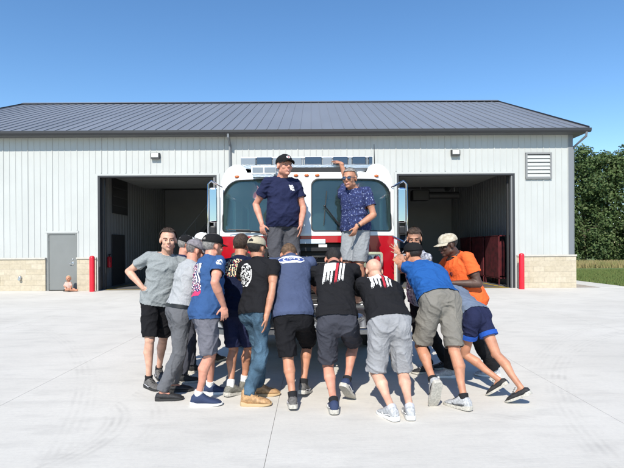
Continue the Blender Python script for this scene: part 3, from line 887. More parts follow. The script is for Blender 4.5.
# ribs, real geometry, cut where the openings are
rb = MB(); x = XL + .11; k = 0
while x < XR - .05:
    z0 = ST
    if MD[0] - .12 < x < MD[1] + .12: z0 = MD[2] + .14
    if DL[0] - .12 < x < DL[1] + .12 or DR[0] - .12 < x < DR[1] + .12: z0 = DT + .16
    wd = .019 if k % 4 == 0 else .014; dp = .024 if k % 4 == 0 else .014
    rb.rings([[(x - wd * 1.3, YB - .001, z), (x - wd * .6, YB - dp, z), (x + wd * .6, YB - dp, z), (x + wd * 1.3, YB - .001, z)] for z in (z0, EZ - .01)])
    x += .2286; k += 1
rb.build('wall_rib', M['wall_panel'], w)['kind'] = 'stuff'
# end walls, back wall
for X, nm in ((XR, 'gable_wall'), (XL, 'gable_wall')):
    s_ = MB(); d = .06 if X > 0 else -.06
    a = [(X, YB + .061, ST), (X, YB + 15.9, ST), (X, YB + 15.9, EZ), (X, YB + 7.98, EZ + 3.35), (X, YB + .061, EZ)]
    s_.rings([a, [(p[0] - d, p[1], p[2]) for p in a]]); s_.build(nm, M['wall_panel'], bld)
    s_ = MB(); s_.bb(min(X, X - d * 2), max(X, X - d * 2) , YB + .06, YB + 15.9, 0, ST); s_.build('stone_base', M['stone'], bld)
s_ = MB(); s_.bb(XL, XR, YB + 15.9, YB + 15.96, 0, EZ); s_.build('back_wall', M['wall_panel'], bld)
# stone base and its cap, between openings
def stone_seg(x0, x1):
    b_ = MB(); b_.bb(x0, x1, YB - .10, YB + .058, 0, ST - .05); o = b_.build('stone_base', M['stone'], bld)
    b_ = MB(); b_.bb(x0 - .012, x1 + .012, YB - .14, YB - .003, ST - .05, ST + .012); b_.build('stone_cap', M['stone_cap'], o, bevel=.008)
stone_seg(XL, MD[0] - .09); stone_seg(MD[1] + .09, DL[0] - .13); stone_seg(DL[1] + .13, DR[0] - .13); stone_seg(DR[1] + .13, XR + .10)
# trims
t_ = MB(); t_.bb(XR - .13, XR + .035, YB - .035, YB + .12, ST + .013, EZ - .02); t_.build('corner_trim', M['trim_grey'], bld)
for D in (DL, DR):
    t_ = MB(); t_.bb(D[0] - .075, D[0], YB - .045, YB + .20, 0, DT + .0); t_.bb(D[1], D[1] + .075, YB - .045, YB + .20, 0, DT + .0); t_.bb(D[0] - .075, D[1] + .075, YB - .046, YB + .20, DT, DT + .06)
    o = t_.build('garage_door_frame', M['trim_dark'], bld)
    l_ = MB(); l_.bb(D[0] - .16, D[0] - .077, YB - .048, YB + .0, 0, DT + .13); l_.bb(D[1] + .077, D[1] + .16, YB - .048, YB, 0, DT + .13); l_.bb(D[0] - .077, D[1] + .077, YB - .049, YB, DT + .062, DT + .13); l_.build('frame_edge', M['wall_panel'], o)
    # white weather seal that lines the far jamb
    l_ = MB(); l_.bb(D[1] - .05, D[1] - .004, YB - .02, YB + .10, 0, DT - .02); l_.build('jamb_seal', M['liner'], o)
    # vertical tracks and the raised sectional door under the ceiling
    tr = MB()
    for X in (D[0] + .02, D[1] - .10):
        tr = MB(); tr.bb(X, X + .06, YB + .24, YB + .32, 0, DT + .24); tr.bb(X, X + .06, YB + .3, YB + 4.4, DT + .22, DT + .28); tr.build('door_track', M['dark_steel'], bld)
    pn = MB()
    for q in range(7): pn.bb(D[0] + .1, D[1] - .1, YB + .55 + q * .57, YB + .55 + q * .57 + .55, DT + .15, DT + .20)
    pn.build('raised_garage_door', M['door_grey'], bld)
# entry door
dr = MB(); dr.bb(MD[0], MD[1], YB + .0, YB + .045, .02, MD[2]); dr = dr.build('entry_door', M['door_grey'], bld, bevel=.004)
h_ = MB(); h_.tube([(MD[1] - .11, YB - .002, 1.0), (MD[1] - .11, YB - .06, 1.0), (MD[1] - .22, YB - .065, 1.0)], .013); h_.ell((MD[1] - .11, YB - .006, 1.0), (.045, .01, .07)); h_.ell((MD[1] - .11, YB - .006, 1.16), (.03, .012, .03)); h_.build('handle', M['steel'], dr, smooth=True)
h_ = MB(); 
for z in (.25, 1.05, 1.85): h_ = MB(); h_.tube([(MD[0] + .004, YB - .01, z), (MD[0] + .004, YB - .01, z + .11)], .010); h_.build('hinge', M['steel'], dr)
f_ = MB(); f_.bb(MD[0] - .06, MD[0] - .003, YB - .03, YB + .06, 0, MD[2] + .003); f_.bb(MD[1] + .003, MD[1] + .06, YB - .03, YB + .06, 0, MD[2] + .003); f_.bb(MD[0] - .06, MD[1] + .06, YB - .031, YB + .06, MD[2] + .003, MD[2] + .06); f_.build('door_frame', M['door_grey'], dr)
f_ = MB(); f_.bb(MD[0] - .12, MD[0] - .062, YB - .02, YB + .05, 0, MD[2] + .12); f_.bb(MD[1] + .062, MD[1] + .12, YB - .02, YB + .05, 0, MD[2] + .12); f_.bb(MD[0] - .12, MD[1] + .12, YB - .035, YB + .05, MD[2] + .063, MD[2] + .13); f_.build('door_trim', M['wall_panel'], dr)
# roof: two slopes with standing seams
XR2, XL2 = XR + .42, XL - .35; EY = YB - .40; RY, RZ = 25.5, 9.42; EZ2 = EZ + .13
sl = (RZ - EZ2) / (RY - EY)
for sgn, Y0 in ((1, EY), (-1, 2 * RY - EY)):
    r_ = MB(); a = V((XL2, Y0, EZ2)); b_ = V((XR2, Y0, EZ2)); c_ = V((XR2, RY, RZ)); d_ = V((XL2, RY, RZ)); dn = V((0, 0, -.05))
    r_.add([a, b_, c_, d_, a + dn, b_ + dn, c_ + dn, d_ + dn], [(0, 1, 2, 3), (4, 7, 6, 5), (0, 4, 5, 1), (1, 5, 6, 2), (3, 2, 6, 7), (0, 3, 7, 4)])
    ro = r_.build('roof', M['roof_metal'], bld); ro['label'] = 'blue grey standing seam roof slope'
    sm_ = MB(); x = XL2 + .2
    while x < XR2:
        p, q = V((x, Y0, EZ2)), V((x, RY, RZ))
        n_ = V((0, -sl * sgn, 1)).normalized() * .024
        sm_.rings([[p + V((-.014, 0, .001)), p + V((-.011, 0, 0)) + n_, p + V((.011, 0, 0)) + n_, p + V((.014, 0, .001))], [q + V((-.014, 0, .001)), q + V((-.011, 0, 0)) + n_, q + V((.011, 0, 0)) + n_, q + V((.014, 0, .001))]])
        x += .405
    sm_.build('roof_seam', M['roof_metal'], ro)['kind'] = 'stuff'
c_ = MB(); c_.rings([[(X, RY - .22, RZ - .02), (X, RY, RZ + .09), (X, RY + .22, RZ - .02)] for X in (XL2 - .02, XR2 + .02)]); c_.build('ridge_cap', M['roof_metal'], bld)
for X in (XL2, XR2):
    s_ = MB(); d = .03 if X > 0 else -.03
    for sgn in (1, -1):
        y0 = RY + (EY - RY) * sgn
        s_.rings([[(X, y0, EZ2 - .13), (X + d, y0, EZ2 - .13), (X + d, y0, EZ2 + .06), (X, y0, EZ2 + .06)], [(X, RY, RZ - .13), (X + d, RY, RZ - .13), (X + d, RY, RZ + .06), (X, RY, RZ + .06)]])
    s_.build('rake_trim', M['trim_dark'], bld)
s_ = MB(); s_.bb(XL2 + .03, XR2 - .03, EY + .005, YB + .0, EZ - .03, EZ + .0); s_.build('soffit', M['soffit'], bld)
s_ = MB(); s_.bb(XR + .037, XR2 - .003, EY + .01, RY * 2 - EY - .01, EZ - .028, EZ - .002)
s_.build('soffit', M['soffit'], bld)
gt = MB(); gt.rings([[(X, EY - .002, EZ + .10), (X, EY - .002, EZ - .04), (X, EY - .09, EZ - .04), (X, EY - .125, EZ + .015), (X, EY - .13, EZ + .10), (X, EY - .115, EZ + .10)] for X in (XL2, XR2 + .03)])
gt = gt.build('gutter', M['trim_dark'], bld)
ds = MB(); X = wx(231)
ds.tube([(X, EY - .06, EZ - .03), (X, EY - .06, EZ - .14), (X, YB - .09, EZ - .36), (X, YB - .09, .25)], .048, 4); ds.build('downspout', M['trim_grey'], bld)
ds = MB(); ds.tube([(XR2 - .12, EY - .06, EZ - .03), (XR2 - .12, EY - .04, EZ - .18), (XR + .10, YB + .08, EZ - .50), (XR + .085, YB + .08, .2)], .046, 8); ds.build('downspout', M['trim_grey'], bld, smooth=True)
# louvred vent
vx0, vx1, vz0, vz1 = wx(525.5), wx(551.5), 4.05, 5.02
vt = MB(); 
for q in ((vx0, vx0 + .06, vz0, vz1), (vx1 - .06, vx1, vz0, vz1)): vt.bb(q[0], q[1], YB - .075, YB - .026, q[2], q[3])
vt.bb(vx0, vx1, YB - .076, YB - .026, vz1 - .06, vz1 + .002); vt.bb(vx0, vx1, YB - .076, YB - .026, vz0 - .002, vz0 + .06)
vt = vt.build('wall_vent', M['liner'], bld)
lv = MB()
for q in range(6):
    z = vz0 + .075 + q * .138
    lv.add([(vx0 + .06, YB - .07, z), (vx1 - .06, YB - .07, z), (vx1 - .06, YB - .03, z + .118), (vx0 + .06, YB - .03, z + .118), (vx0 + .06, YB - .06, z - .008), (vx1 - .06, YB - .06, z - .008), (vx1 - .06, YB - .025, z + .105), (vx0 + .06, YB - .025, z + .105)], [(0, 1, 2, 3), (7, 6, 5, 4), (0, 4, 5, 1), (3, 2, 6, 7)])
lv.build('louvre', M['wall_panel'], vt)
bk = MB(); bk.bb(vx0 + .05, vx1 - .05, YB - .024, YB - .018, vz0 + .05, vz1 - .05); bk.build('vent_backing', M['dark_steel'], vt)
# wall lights
for i, px in enumerate((156.5, 455.5)):
    X = wx(px); z = 4.98 if i == 0 else 5.03
    l_ = MB(); l_.rings([[(X - .17, YB - .02, z - .10), (X + .17, YB - .02, z - .10), (X + .17, YB - .02, z + .12), (X - .17, YB - .02, z + .12)], [(X - .16, YB - .14, z - .12), (X + .16, YB - .14, z - .12), (X + .16, YB - .13, z + .10), (X - .16, YB - .13, z + .10)]])
    l_ = l_.build('wall_light', M['dark_steel'], bld, bevel=.008); l_['label'] = 'floodlight above the %s garage bay' % ('left' if i == 0 else 'right')
    b_ = MB(); b_.rings([[(X - .13, YB - .139, z - .07), (X + .13, YB - .139, z - .07), (X + .13, YB - .136, z + .09), (X - .13, YB - .136, z + .09)], [(X - .12, YB - .155, z - .055), (X + .12, YB - .155, z - .055), (X + .12, YB - .152, z + .08), (X - .12, YB - .152, z + .08)]]); b_.build('lens', M['cab_white'], l_, bevel=.005)
# little spout on the stone base
sp = MB(); sp.tube([(wx(22), YB - .10, .44), (wx(22), YB - .20, .44)], [.05, .05], 12); sp.ell((wx(22), YB - .13, .50), (.06, .05, .07)); sp.build('hose_bib', M['chrome_dull'], bld, smooth=True)
sp = MB(); sp.bb(wx(2) - .25, wx(2) - .02, YB - .14, YB - .10, .30, .55); sp.build('electric_box', M['chrome_dull'], bld)
# ---- interior of the two bays
IL, IR = -8.42, 8.02; IY = 27.0
def inner(name, a, m='liner', lab=None):
    b_ = MB(); b_.bb(*a); o = b_.build(name, M[m], bld)
    if lab: o['label'] = lab
    return o
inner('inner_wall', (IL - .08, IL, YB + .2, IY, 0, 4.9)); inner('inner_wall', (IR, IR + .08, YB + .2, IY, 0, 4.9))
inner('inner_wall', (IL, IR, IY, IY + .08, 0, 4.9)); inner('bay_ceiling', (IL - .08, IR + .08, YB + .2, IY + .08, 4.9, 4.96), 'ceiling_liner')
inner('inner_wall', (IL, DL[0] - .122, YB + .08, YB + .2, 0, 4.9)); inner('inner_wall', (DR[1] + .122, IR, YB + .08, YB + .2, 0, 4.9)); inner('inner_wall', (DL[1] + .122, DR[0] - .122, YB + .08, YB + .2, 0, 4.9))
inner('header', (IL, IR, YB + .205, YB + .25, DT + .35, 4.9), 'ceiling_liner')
rb = MB()
for i in range(30):
    y = YB + .5 + i * .30; rb.bb(IL + .0, IL + .02, y - .02, y + .02, .1, 4.88); rb.bb(IR - .02, IR, y - .02, y + .02, .1, 4.88)
rb.build('liner_rib', M['liner'], bld)['kind'] = 'stuff'
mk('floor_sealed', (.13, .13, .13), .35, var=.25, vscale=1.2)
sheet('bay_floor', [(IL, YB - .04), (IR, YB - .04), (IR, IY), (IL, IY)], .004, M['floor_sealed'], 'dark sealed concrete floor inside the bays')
sheet('threshold', [(DL[0], YB - .04), (DL[1], YB - .04), (DL[1], YB + .16), (DL[0], YB + .16)], .009, M['concrete'])
for x0, x1 in ((DL[0] + .05, DL[0] + .15), (DR[1] - .3, DR[1] - .2)):
    sheet('floor_marking', [(x0, YB + .2), (x1, YB + .2), (x1 , YB + 6.5), (x0, YB + 6.5)], .010, M['paint_yellow'], 'yellow line painted on the bay floor')
sheet('floor_marking', [(DL[0] + .1, YB + .05), (DL[1] - .1, YB + .05), (DL[1] - .1, YB + .16), (DL[0] + .1, YB + .16)], .014, M['paint_yellow'], 'yellow line painted across the doorway')
sheet('floor_marking', [(DR[0] + .1, YB + .05), (DR[1] - .1, YB + .05), (DR[1] - .1, YB + .16), (DR[0] + .1, YB + .16)], .014, M['paint_yellow'], 'yellow line painted across the doorway')
# left bay: dark inner door, window of four dark lights above it, fire extinguisher, stair
d_ = MB(); d_.bb(IL + .022, IL + .06, 19.7, 21.0, 0, 2.15); d_ = d_.build('inner_door', M['dark_steel'], bld); d_['label'] = 'dark door in the side wall of the left bay'
d_ = MB(); d_.bb(IL + .022, IL + .06, 19.75, 21.35, 3.05, 4.55); d_ = d_.build('inner_window', M['dark_steel'], bld)
b_ = MB()
for z in (3.40, 3.78, 4.16): b_.bb(IL + .062, IL + .075, 19.78, 21.32, z - .02, z + .02)
b_.build('window_bar', M['ceiling_liner'], d_)
fe = empty('fire_extinguisher', (IL + .16, 19.2, .75), 'small red fire extinguisher hanging on the left bay wall', 'extinguisher')
e_ = MB(); e_.tube([(IL + .14, 19.2, .78), (IL + .14, 19.2, .80), (IL + .14, 19.2, 1.2), (IL + .14, 19.2, 1.25)], [.06, .085, .085, .03], 14); e_.build('cylinder', M['bollard_red'], fe, smooth=True)
e_ = MB(); e_.tube([(IL + .14, 19.2, 1.25), (IL + .14, 19.2, 1.3)], .03, 8); e_.tube([(IL + .14, 19.2, 1.29), (IL + .2, 19.12, 1.25), (IL + .22, 19.1, 1.0)], .012, 6); e_.bb(IL + .1, IL + .2, 19.19, 19.21, 1.30, 1.34); e_.build('valve', M['black_plastic'], fe)
st = empty('staircase', (-6, 24, 0), 'dark steel staircase climbing to the right inside the left bay', 'staircase')
a, b_ = V((-7.6, 24.2, .1)), V((-4.9, 24.2, 3.35))
for y in (24.2, 25.2):
    s_ = MB(); s_.rings([[a + V((0, y - 24.2, -.14)), a + V((0, y - 24.2 + .05, -.14)), a + V((0, y - 24.2 + .05, .16)), a + V((0, y - 24.2, .16))], [b_ + V((0, y - 24.2, -.14)), b_ + V((0, y - 24.2 + .05, -.14)), b_ + V((0, y - 24.2 + .05, .16)), b_ + V((0, y - 24.2, .16))]]); s_.build('stringer', M['dark_steel'], st)
s_ = MB()
for q in range(17):
    p = a.lerp(b_, (q + .5) / 17); s_.bb(p.x - .13, p.x + .13, 24.25, 25.2, p.z, p.z + .03)
s_.build('tread', M['dark_steel'], st)
s_ = MB(); s_.tube([a + V((0, 0, 1.0)), b_ + V((0, 0, 1.0)), b_ + V((.25, 0, 1.1)), b_ + V((.7, 0, 1.05)), b_ + V((.75, 0, .2))], .03)
for q in range(6): p = a.lerp(b_, q / 5); s_.tube([p, p + V((0, 0, 1.0))], .022, 6)
s_.build('handrail', M['trim_grey'], st)
s_ = MB(); s_.bb(-4.9, -3.2, 24.2, IY, 3.3, 3.42); s_.build('landing', M['dark_steel'], st)
cl = MB(); cl.bb(-6.35, -5.95, 24.0, 24.9, 4.80, 4.86); cl = cl.build('ceiling_lamp', M['lamp_glow']); tag(cl, 'lit white strip lamp under the ceiling of the left bay', 'lamp')
# right bay: heater under the ceiling, duct, gear racks
uh = empty('unit_heater', (5.0, 22, 4.3), 'black tube heater hanging under the ceiling of the right bay', 'heater')
h_ = MB(); h_.tube([(5.0, 22.4, 4.0), (8.0 - 1.0, 22.4, 4.0)], .17, 14); h_.build('heater_tube', M['dark_steel'], uh, smooth=True)
h_ = MB(); h_.bb(4.75, 5.55, 22.1, 22.7, 3.75, 4.25); h_.build('burner_box', M['black_plastic'], uh, bevel=.04)
h_ = MB(); h_.tube([(5.2, 22.4, 4.2), (5.2, 22.4, 4.9)], .012, 6); h_.tube([(6.8, 22.4, 4.1), (6.8, 22.4, 4.9)], .012, 6); h_.build('hanger', M['steel'], uh)
du = MB(); du.tube([(6.2, 18.6, 4.62), (7.2, 25, 4.62)], .13, 12); tag(du.build('exhaust_duct', M['dark_steel'], smooth=True), 'dark pipe duct running under the right bay ceiling', 'duct')
def rack(x, y0, label):
    rk = empty('gear_rack', (x, y0, 0), label, 'gear rack', 'dark red gear racks in the right bay')
    f_ = MB()
    for y in (y0, y0 + 1.42):
        f_.bb(x - .45, x - .41, y, y + .04, 0, 2.0); f_.bb(x - .04, x, y, y + .04, 0, 2.0)
    f_.bb(x - .45, x, y0, y0 + 1.46, 1.96, 2.0); f_.bb(x - .45, x, y0, y0 + 1.46, .25, .29); f_.build('rack_frame', M['gear_red'], rk)
    for q in range(3):
        g_ = MB(); y = y0 + .08 + q * .46; rs = []
        for z, w_ in ((.35, .16), (.7, .18), (1.2, .2), (1.6, .19), (1.85, .08)): rs.append([(x - .22 + math.cos(t) * w_ * .8, y + .2 + math.sin(t) * w_ * (1 + .12 * math.sin(3 * t)), z) for t in [R(30 * j) for j in range(12)]])
        g_.rings(rs); g_.build('hanging_coat', M['gear_red'], rk, smooth=True)
    p_ = MB(); p_.bb(x - .455, x - .45, y0 + .03, y0 + 1.43, .3, 1.94); p_.build('mesh_panel', M['gear_red'], rk)
rack(7.95, 18.9, 'dark red gear rack nearest the right bay door'); rack(7.95, 20.6, 'dark red gear rack second from the right bay door'); rack(7.95, 22.3, 'dark red gear rack farthest inside the right bay')
# dark truck parked nose out in the right bay
pv = empty('parked_truck', (3.9, 21, 0), 'black high truck with roof rack parked nose out inside the right bay', 'truck')
def P2(*a): return a
b_ = MB()
prof = [(20.2, .55), (20.2, 1.15), (20.35, 1.35), (21.3, 1.45), (21.9, 2.12), (22.3, 2.18), (25.6, 2.15), (25.6, .55)]
b_.rings([[(3.05 - .0, y, z) for y, z in prof], [(5.05, y, z) for y, z in prof]]); b_.build('body', M['black_paint'], pv, bevel=.06)
b_ = MB(); b_.add([(3.2, 21.36, 1.50), (4.9, 21.36, 1.50), (4.78, 21.84, 2.06), (3.32, 21.84, 2.06)], [(0, 1, 2, 3)]); o = b_.build('windscreen', M['lens_dark'], pv); s2 = o.modifiers.new('s', 'SOLIDIFY'); s2.thickness = .02; s2.offset = 1
b_ = MB(); b_.bb(3.1, 5.0, 20.1, 20.2, .62, .85); b_.build('bumper', M['chrome_dull'], pv, bevel=.03)
b_ = MB(); 
for q in range(4): b_.bb(3.55, 4.55, 20.17, 20.19, .92 + q * .07, .96 + q * .07)
b_.build('grille', M['chrome_dull'], pv)
for X in (3.3, 4.8):
    b_ = MB(); b_.ell((X, 20.2, 1.05), (.13, .05, .10)); b_.build('headlight', M['lens_clear'], pv, smooth=True)
    b_ = MB(); b_.tube([(X - .12, 21.1, .42), (X + .12, 21.1, .42)], .42, 24); b_.build('wheel', M['rubber'], pv, smooth=True)
    b_ = MB(); b_.tube([(X - .12, 24.6, .42), (X + .12, 24.6, .42)], .42, 24); b_.build('wheel', M['rubber'], pv, smooth=True)
b_ = MB(); b_.tube([(3.15, 22.3, 2.40), (4.95, 22.3, 2.40)], .03); b_.tube([(3.15, 24.3, 2.40), (4.95, 24.3, 2.40)], .03)
for X in (3.15, 4.95): b_.tube([(X, 22.2, 2.38), (X, 24.4, 2.38)], .03); b_.tube([(X, 22.3, 2.18), (X, 22.3, 2.38)], .02); b_.tube([(X, 24.3, 2.15), (X, 24.3, 2.38)], .02)
b_.build('roof_rack', M['steel'], pv)
# bollards
for i, (px, x_) in enumerate(((92, 0), (521.5, 0))):
    X = wx(px) * (17.0 / 17.5); 
    b_ = MB(); z = 1.30; rs = []
    for zz, r in ((0, .093), (z - .08, .093), (z - .04, .083), (z - .012, .055), (z, .012)): rs.append([(X + r * math.cos(2 * math.pi * j / 24), 17.0 + r * math.sin(2 * math.pi * j / 24), zz) for j in range(24)])
    b_.rings(rs); o = b_.build('bollard', M['bollard_red'], smooth=True, ang=60, loc=(X, 17.0, 0))
    tag(o, 'red bollard beside the left garage bay and the grey door' if i == 0 else 'red bollard at the right edge of the right garage bay', 'bollard', 'red bollards guarding the garage bays')

# ------------------------------------------------------------------ trees
def tree(x, y, h, r, seed, label):
    rd = random.Random(seed); h *= 1.13; root = empty('tree', (x, y, -.06), label, 'tree', 'trees in the belt right of the building')
    tk = MB(); pts = [V((x, y, -.1)), V((x + rd.gauss(0, .15), y, h * .3)), V((x + rd.gauss(0, .3), y, h * .6)), V((x, y, h * .9))]
    tk.tube(pts, [.22, .17, .10, .03], 9); lobes = []
    nl = 34
    for i in range(nl):
        t = (i + .5) / nl; zz = h * (.06 + .86 * t); rr = r * (1.0 - .45 * t ** 3) * (.75 + .25 * min(1, t * 5)); a = i * 2.4 + rd.uniform(-.4, .4)
        d = rr * rd.uniform(.35, .85)
        c = V((x + math.cos(a) * d, y + math.sin(a) * d, zz)); lobes.append((c, rd.uniform(.6, 1.15) * r * .42))
        if i % 2 == 0: tk.tube([V((x, y, zz * .8)), V((x, y, zz * .8)).lerp(c, .6) + V((0, 0, .1)), c], [.06, .04, .012], 6)
    lobes.append((V((x, y, h * .93)), r * .28))
    tk.build('trunk', M['bark'], root, smooth=True)
    lf = MB(); tot = sum(l[1] ** 2 for l in lobes)
    for c, q in lobes:
        for _ in range(int(13000 * q * q / tot)):
            v = V((rd.gauss(0, 1), rd.gauss(0, 1), rd.gauss(0, 1))).normalized(); p = c + V((v.x * q * 1.15, v.y * q * 1.15, v.z * q * .85)) * rd.uniform(.3, 1.25) ** .7
            if p.z < .15: p.z = .15 + rd.random() * .3
            n_ = (v + V((rd.gauss(0, .5), rd.gauss(0, .5), rd.gauss(0, .5) + .4))).normalized(); u = n_.orthogonal().normalized(); u = (Matrix.Rotation(rd.uniform(0, 6.28), 3, n_) @ u); w_ = n_.cross(u); s_ = rd.uniform(.07, .17)
            k = lambda: rd.uniform(.7, 1.3)
            lf.add([p - u * s_ * k(), p + w_ * s_ * .6 * k(), p + u * s_ * k() - n_ * s_ * .3, p - w_ * s_ * .6 * k()], [(0, 1, 2, 3)], rd.choice((0, 1, 1, 1, 2, 2)))
    lf.build('crown', [M['leaf0'], M['leaf1'], M['leaf2']], root, fixn=False)
    return root
kinds = ['tree touching the end of the building', 'tall bushy tree second from the building', 'tree with a pale loose crown third from the building', 'dark round topped tree fourth from the building', 'tall tree fifth from the building', 'tree sixth from the building', 'low tree seventh from the building', 'last tree of the belt, farthest from the building']
for i, (x, y, h, r) in enumerate(((22.4, 43, 8.7, 2.4), (24.6, 42.5, 9.6, 2.3), (26.8, 43, 9.1, 2.3), (28.9, 42, 10.0, 2.5), (32.0, 43, 9.4, 2.7), (35.5, 44, 10.3, 2.8), (39.5, 43, 8.8, 2.7), (19.6, 46, 9.4, 2.9))):
    tree(x, y, h, r, 40 + i, kinds[i] if i < 7 else 'tree standing behind the belt, hidden most by the building')
# ------------------------------------------------------------------ fire engine
def haze_mix(m, f, col):  # flat diffuse colour mixed into the glass as painted haze
    nt = m.node_tree; o = [n for n in nt.nodes if n.type == 'OUTPUT_MATERIAL'][0]; src = o.inputs[0].links[0].from_socket
    d = nt.nodes.new('ShaderNodeBsdfDiffuse'); d.inputs[0].default_value = (*col, 1); x = nt.nodes.new('ShaderNodeMixShader'); x.inputs[0].default_value = f
    nt.links.new(src, x.inputs[1]); nt.links.new(d.outputs[0], x.inputs[2]); nt.links.new(x.outputs[0], o.inputs[0])
M['glass'] = glassmat('windscreen_glass', (.84, .93, .92)); haze_mix(M['glass'], .055, (.22, .36, .38)); mk('mirror_glass', (.40, .45, .47), .08, metal=1); mk('seat_grey', (.19, .20, .21), .8); mk('lens_clear', (.21, .235, .26), .2, coat=.6)
fe_ = empty('fire_engine', (-.065, 9, 0), 'white over red fire engine with light bar and chrome bumper, pushed by a crowd', 'fire engine')
CX = -.065; CY = 6.10      # centre line and the front face of the cab
HWc = 1.16
def bend(me, cuts=True):
    """curve the front face: lean back above the belt line and sweep back towards the corners"""
    bm = bmesh.new(); bm.from_mesh(me)
    for i in range(25):
        x = -1.2 + 2.4 * i / 24; bmesh.ops.bisect_plane(bm, geom=bm.verts[:] + bm.edges[:] + bm.faces[:], plane_co=(x, 0, 0), plane_no=(1, 0, 0))
    for z in (1.0, 1.3, 1.7, 1.9, 2.1, 2.3, 2.5): bmesh.ops.bisect_plane(bm, geom=bm.verts[:] + bm.edges[:] + bm.faces[:], plane_co=(0, 0, z), plane_no=(0, 0, 1))
    for v in bm.verts: v.co.y += .16 * abs(v.co.x / 1.16) ** 3.2 + max(0, v.co.z - 1.72) * .13
    bmesh.ops.recalc_face_normals(bm, faces=bm.faces); bm.to_mesh(me); bm.free(); return me
hump = lambda s: [(s * 1.158, 2.34), (s * 1.146, 2.46), (s * 1.105, 2.56), (s * 1.04, 2.625), (s * .97, 2.655), (s * .885, 2.65), (s * .82, 2.60), (s * .79, 2.535)]
roofline = list(hump(1)) + [(.5, 2.533), (.25, 2.533), (0, 2.533), (-.25, 2.533), (-.5, 2.533)] + list(reversed(hump(-1)))
GLR = [rrect(-1.128, -.055, 1.745, 2.445, (.05, .05, .10, .24)), rrect(.055, 1.128, 1.745, 2.445, (.05, .05, .24, .10))]
white = mobj('cab_front', bend(plate([(-1.158, 1.69), (1.158, 1.69)] + roofline, GLR, .05)), M['cab_white'], fe_, (CX, CY, 0), smooth=35)
grl = rrect(-.52, .46, .92, 1.60, .04); 
redf = mobj('cab_front', bend(plate([(-1.158, .72), (1.158, .72), (1.158, 1.687), (-1.158, 1.687)], [grl], .05)), M['fire_red'], fe_, (CX, CY, 0), smooth=35); redf['label'] = 'red lower cab front'
for i in range(2):
    x0 = -1.128 if i == 0 else .055
    pr = GLR[i]; g_ = mobj('windscreen', bend(plate([(x + (.01 if x < x0 + .5 else -.01), z) for x, z in [(a, b) for a, b in pr]], [], .008)), M['glass'], fe_, (CX, CY + .022, 0), smooth=60); g_['label'] = '%s half of the windscreen' % ('left' if i == 0 else 'right')
    # black rubber seal
    inner_ = [((x - (x0 + .525)) * .975 + x0 + .525, (z - 2.09) * .965 + 2.09) for x, z in pr]
    mobj('seal', bend(plate(pr, [inner_], .02)), M['black_plastic'], g_, (CX, CY - .008, 0))
# cab shell: roof and sides extruded back, side windows cut
rf = MB(); pts = roofline; L0, L1 = CY + .17, 9.3
fy = lambda x, z: CY + .16 * abs(x / 1.16) ** 3.2 + max(0, z - 1.72) * .13
ys_ = [L0, L0 + .3, 7.5, L1]
rf.rings([[(CX + x, fy(x, z) + .03 if y == L0 else y, z) for x, z in pts] + [(CX + x * .965, fy(x, z) + .03 if y == L0 else y, z - .045) for x, z in reversed(pts)] for y in ys_]); rf.build('cab_roof', M['cab_white'], fe_, smooth=True, ang=50)
YZ = Matrix(((0, 1, 0, 0), (1, 0, 0, 0), (0, 0, 1, 0), (0, 0, 0, 1)))
for s in (-1, 1):
    me = plate([(0, 1.69), (3.15, 1.69), (3.15, 2.32), (0, 2.32)], [rrect(.18, 1.05, 1.78, 2.26, .06), rrect(1.75, 2.75, 1.78, 2.26, .06)], .04)
    me.transform(YZ); o = mobj('cab_side', me, M['cab_white'], fe_, (CX + s * 1.158 - (.04 if s > 0 else 0), L0, 0))
    me = plate([(0, .72), (3.15, .72), (3.15, 1.688), (0, 1.688)], [], .04); me.transform(YZ); o = mobj('cab_side', me, M['fire_red'], fe_, (CX + s * 1.158 - (.04 if s > 0 else 0), L0, 0))
    for a, b in ((.18, 1.05), (1.75, 2.75)):
        w_ = MB(); X = CX + s * (1.158 - .02); w_.bb(X - .004, X + .004, L0 + a - .01, L0 + b + .01, 1.775, 2.265); w_.build('side_window', M['glass_clear'], fe_)
    dr_ = MB(); X = CX + s * 1.162; dr_.bb(min(X, X + s * .012), max(X, X + s * .012), L0 + .12, L0 + 1.12, .76, 1.66); d_ = dr_.build('cab_door', M['fire_red'], fe_, bevel=.01)
    h_ = MB(); h_.tube([(X + s * .02, L0 + .95, 1.35), (X + s * .05, L0 + .97, 1.35), (X + s * .05, L0 + 1.08, 1.35), (X + s * .02, L0 + 1.1, 1.35)], .014); h_.build('handle', M['chrome'], d_, smooth=True)
b_ = MB(); b_.bb(CX - 1.11, CX + 1.11, L1 - .04, L1, .72, 2.5); b_.build('cab_back', M['cab_white'], fe_)
# floor, engine cover, dashboard, seats, wheel
b_ = MB(); b_.bb(CX - 1.11, CX + 1.11, CY + .2, L1 - .05, .90, .95); b_.build('cab_floor', M['black_plastic'], fe_)
b_ = MB(); b_.rings([[(CX - 1.08, y, 1.0), (CX + 1.08, y, 1.0), (CX + 1.08, y, z), (CX + .3, y, z + .02), (CX - .3, y, z + .02), (CX - 1.08, y, z)] for y, z in ((CY + .20, 1.70), (CY + .5, 1.72), (CY + .62, 1.55))]); b_.build('dashboard', M['black_plastic'], fe_, smooth=True, ang=40)
b_ = MB(); b_.bb(CX - .28, CX + .28, CY + .7, CY + 2.2, .95, 1.5); b_.build('engine_cover', M['seat_grey'], fe_, bevel=.08)
for s in (-1, 1):
    b_ = MB(); b_.box((CX + s * .68, CY + 1.35, 1.85), (.5, .16, .85)); b_.box((CX + s * .68, CY + 1.05, 1.38), (.5, .55, .16)); b_.box((CX + s * .68, CY + 1.36, 2.30), (.26, .12, .2)); b_.build('seat', M['seat_grey'], fe_, bevel=.05)
sw = MB(); c = V((CX + .66, CY + .62, 1.80)); 
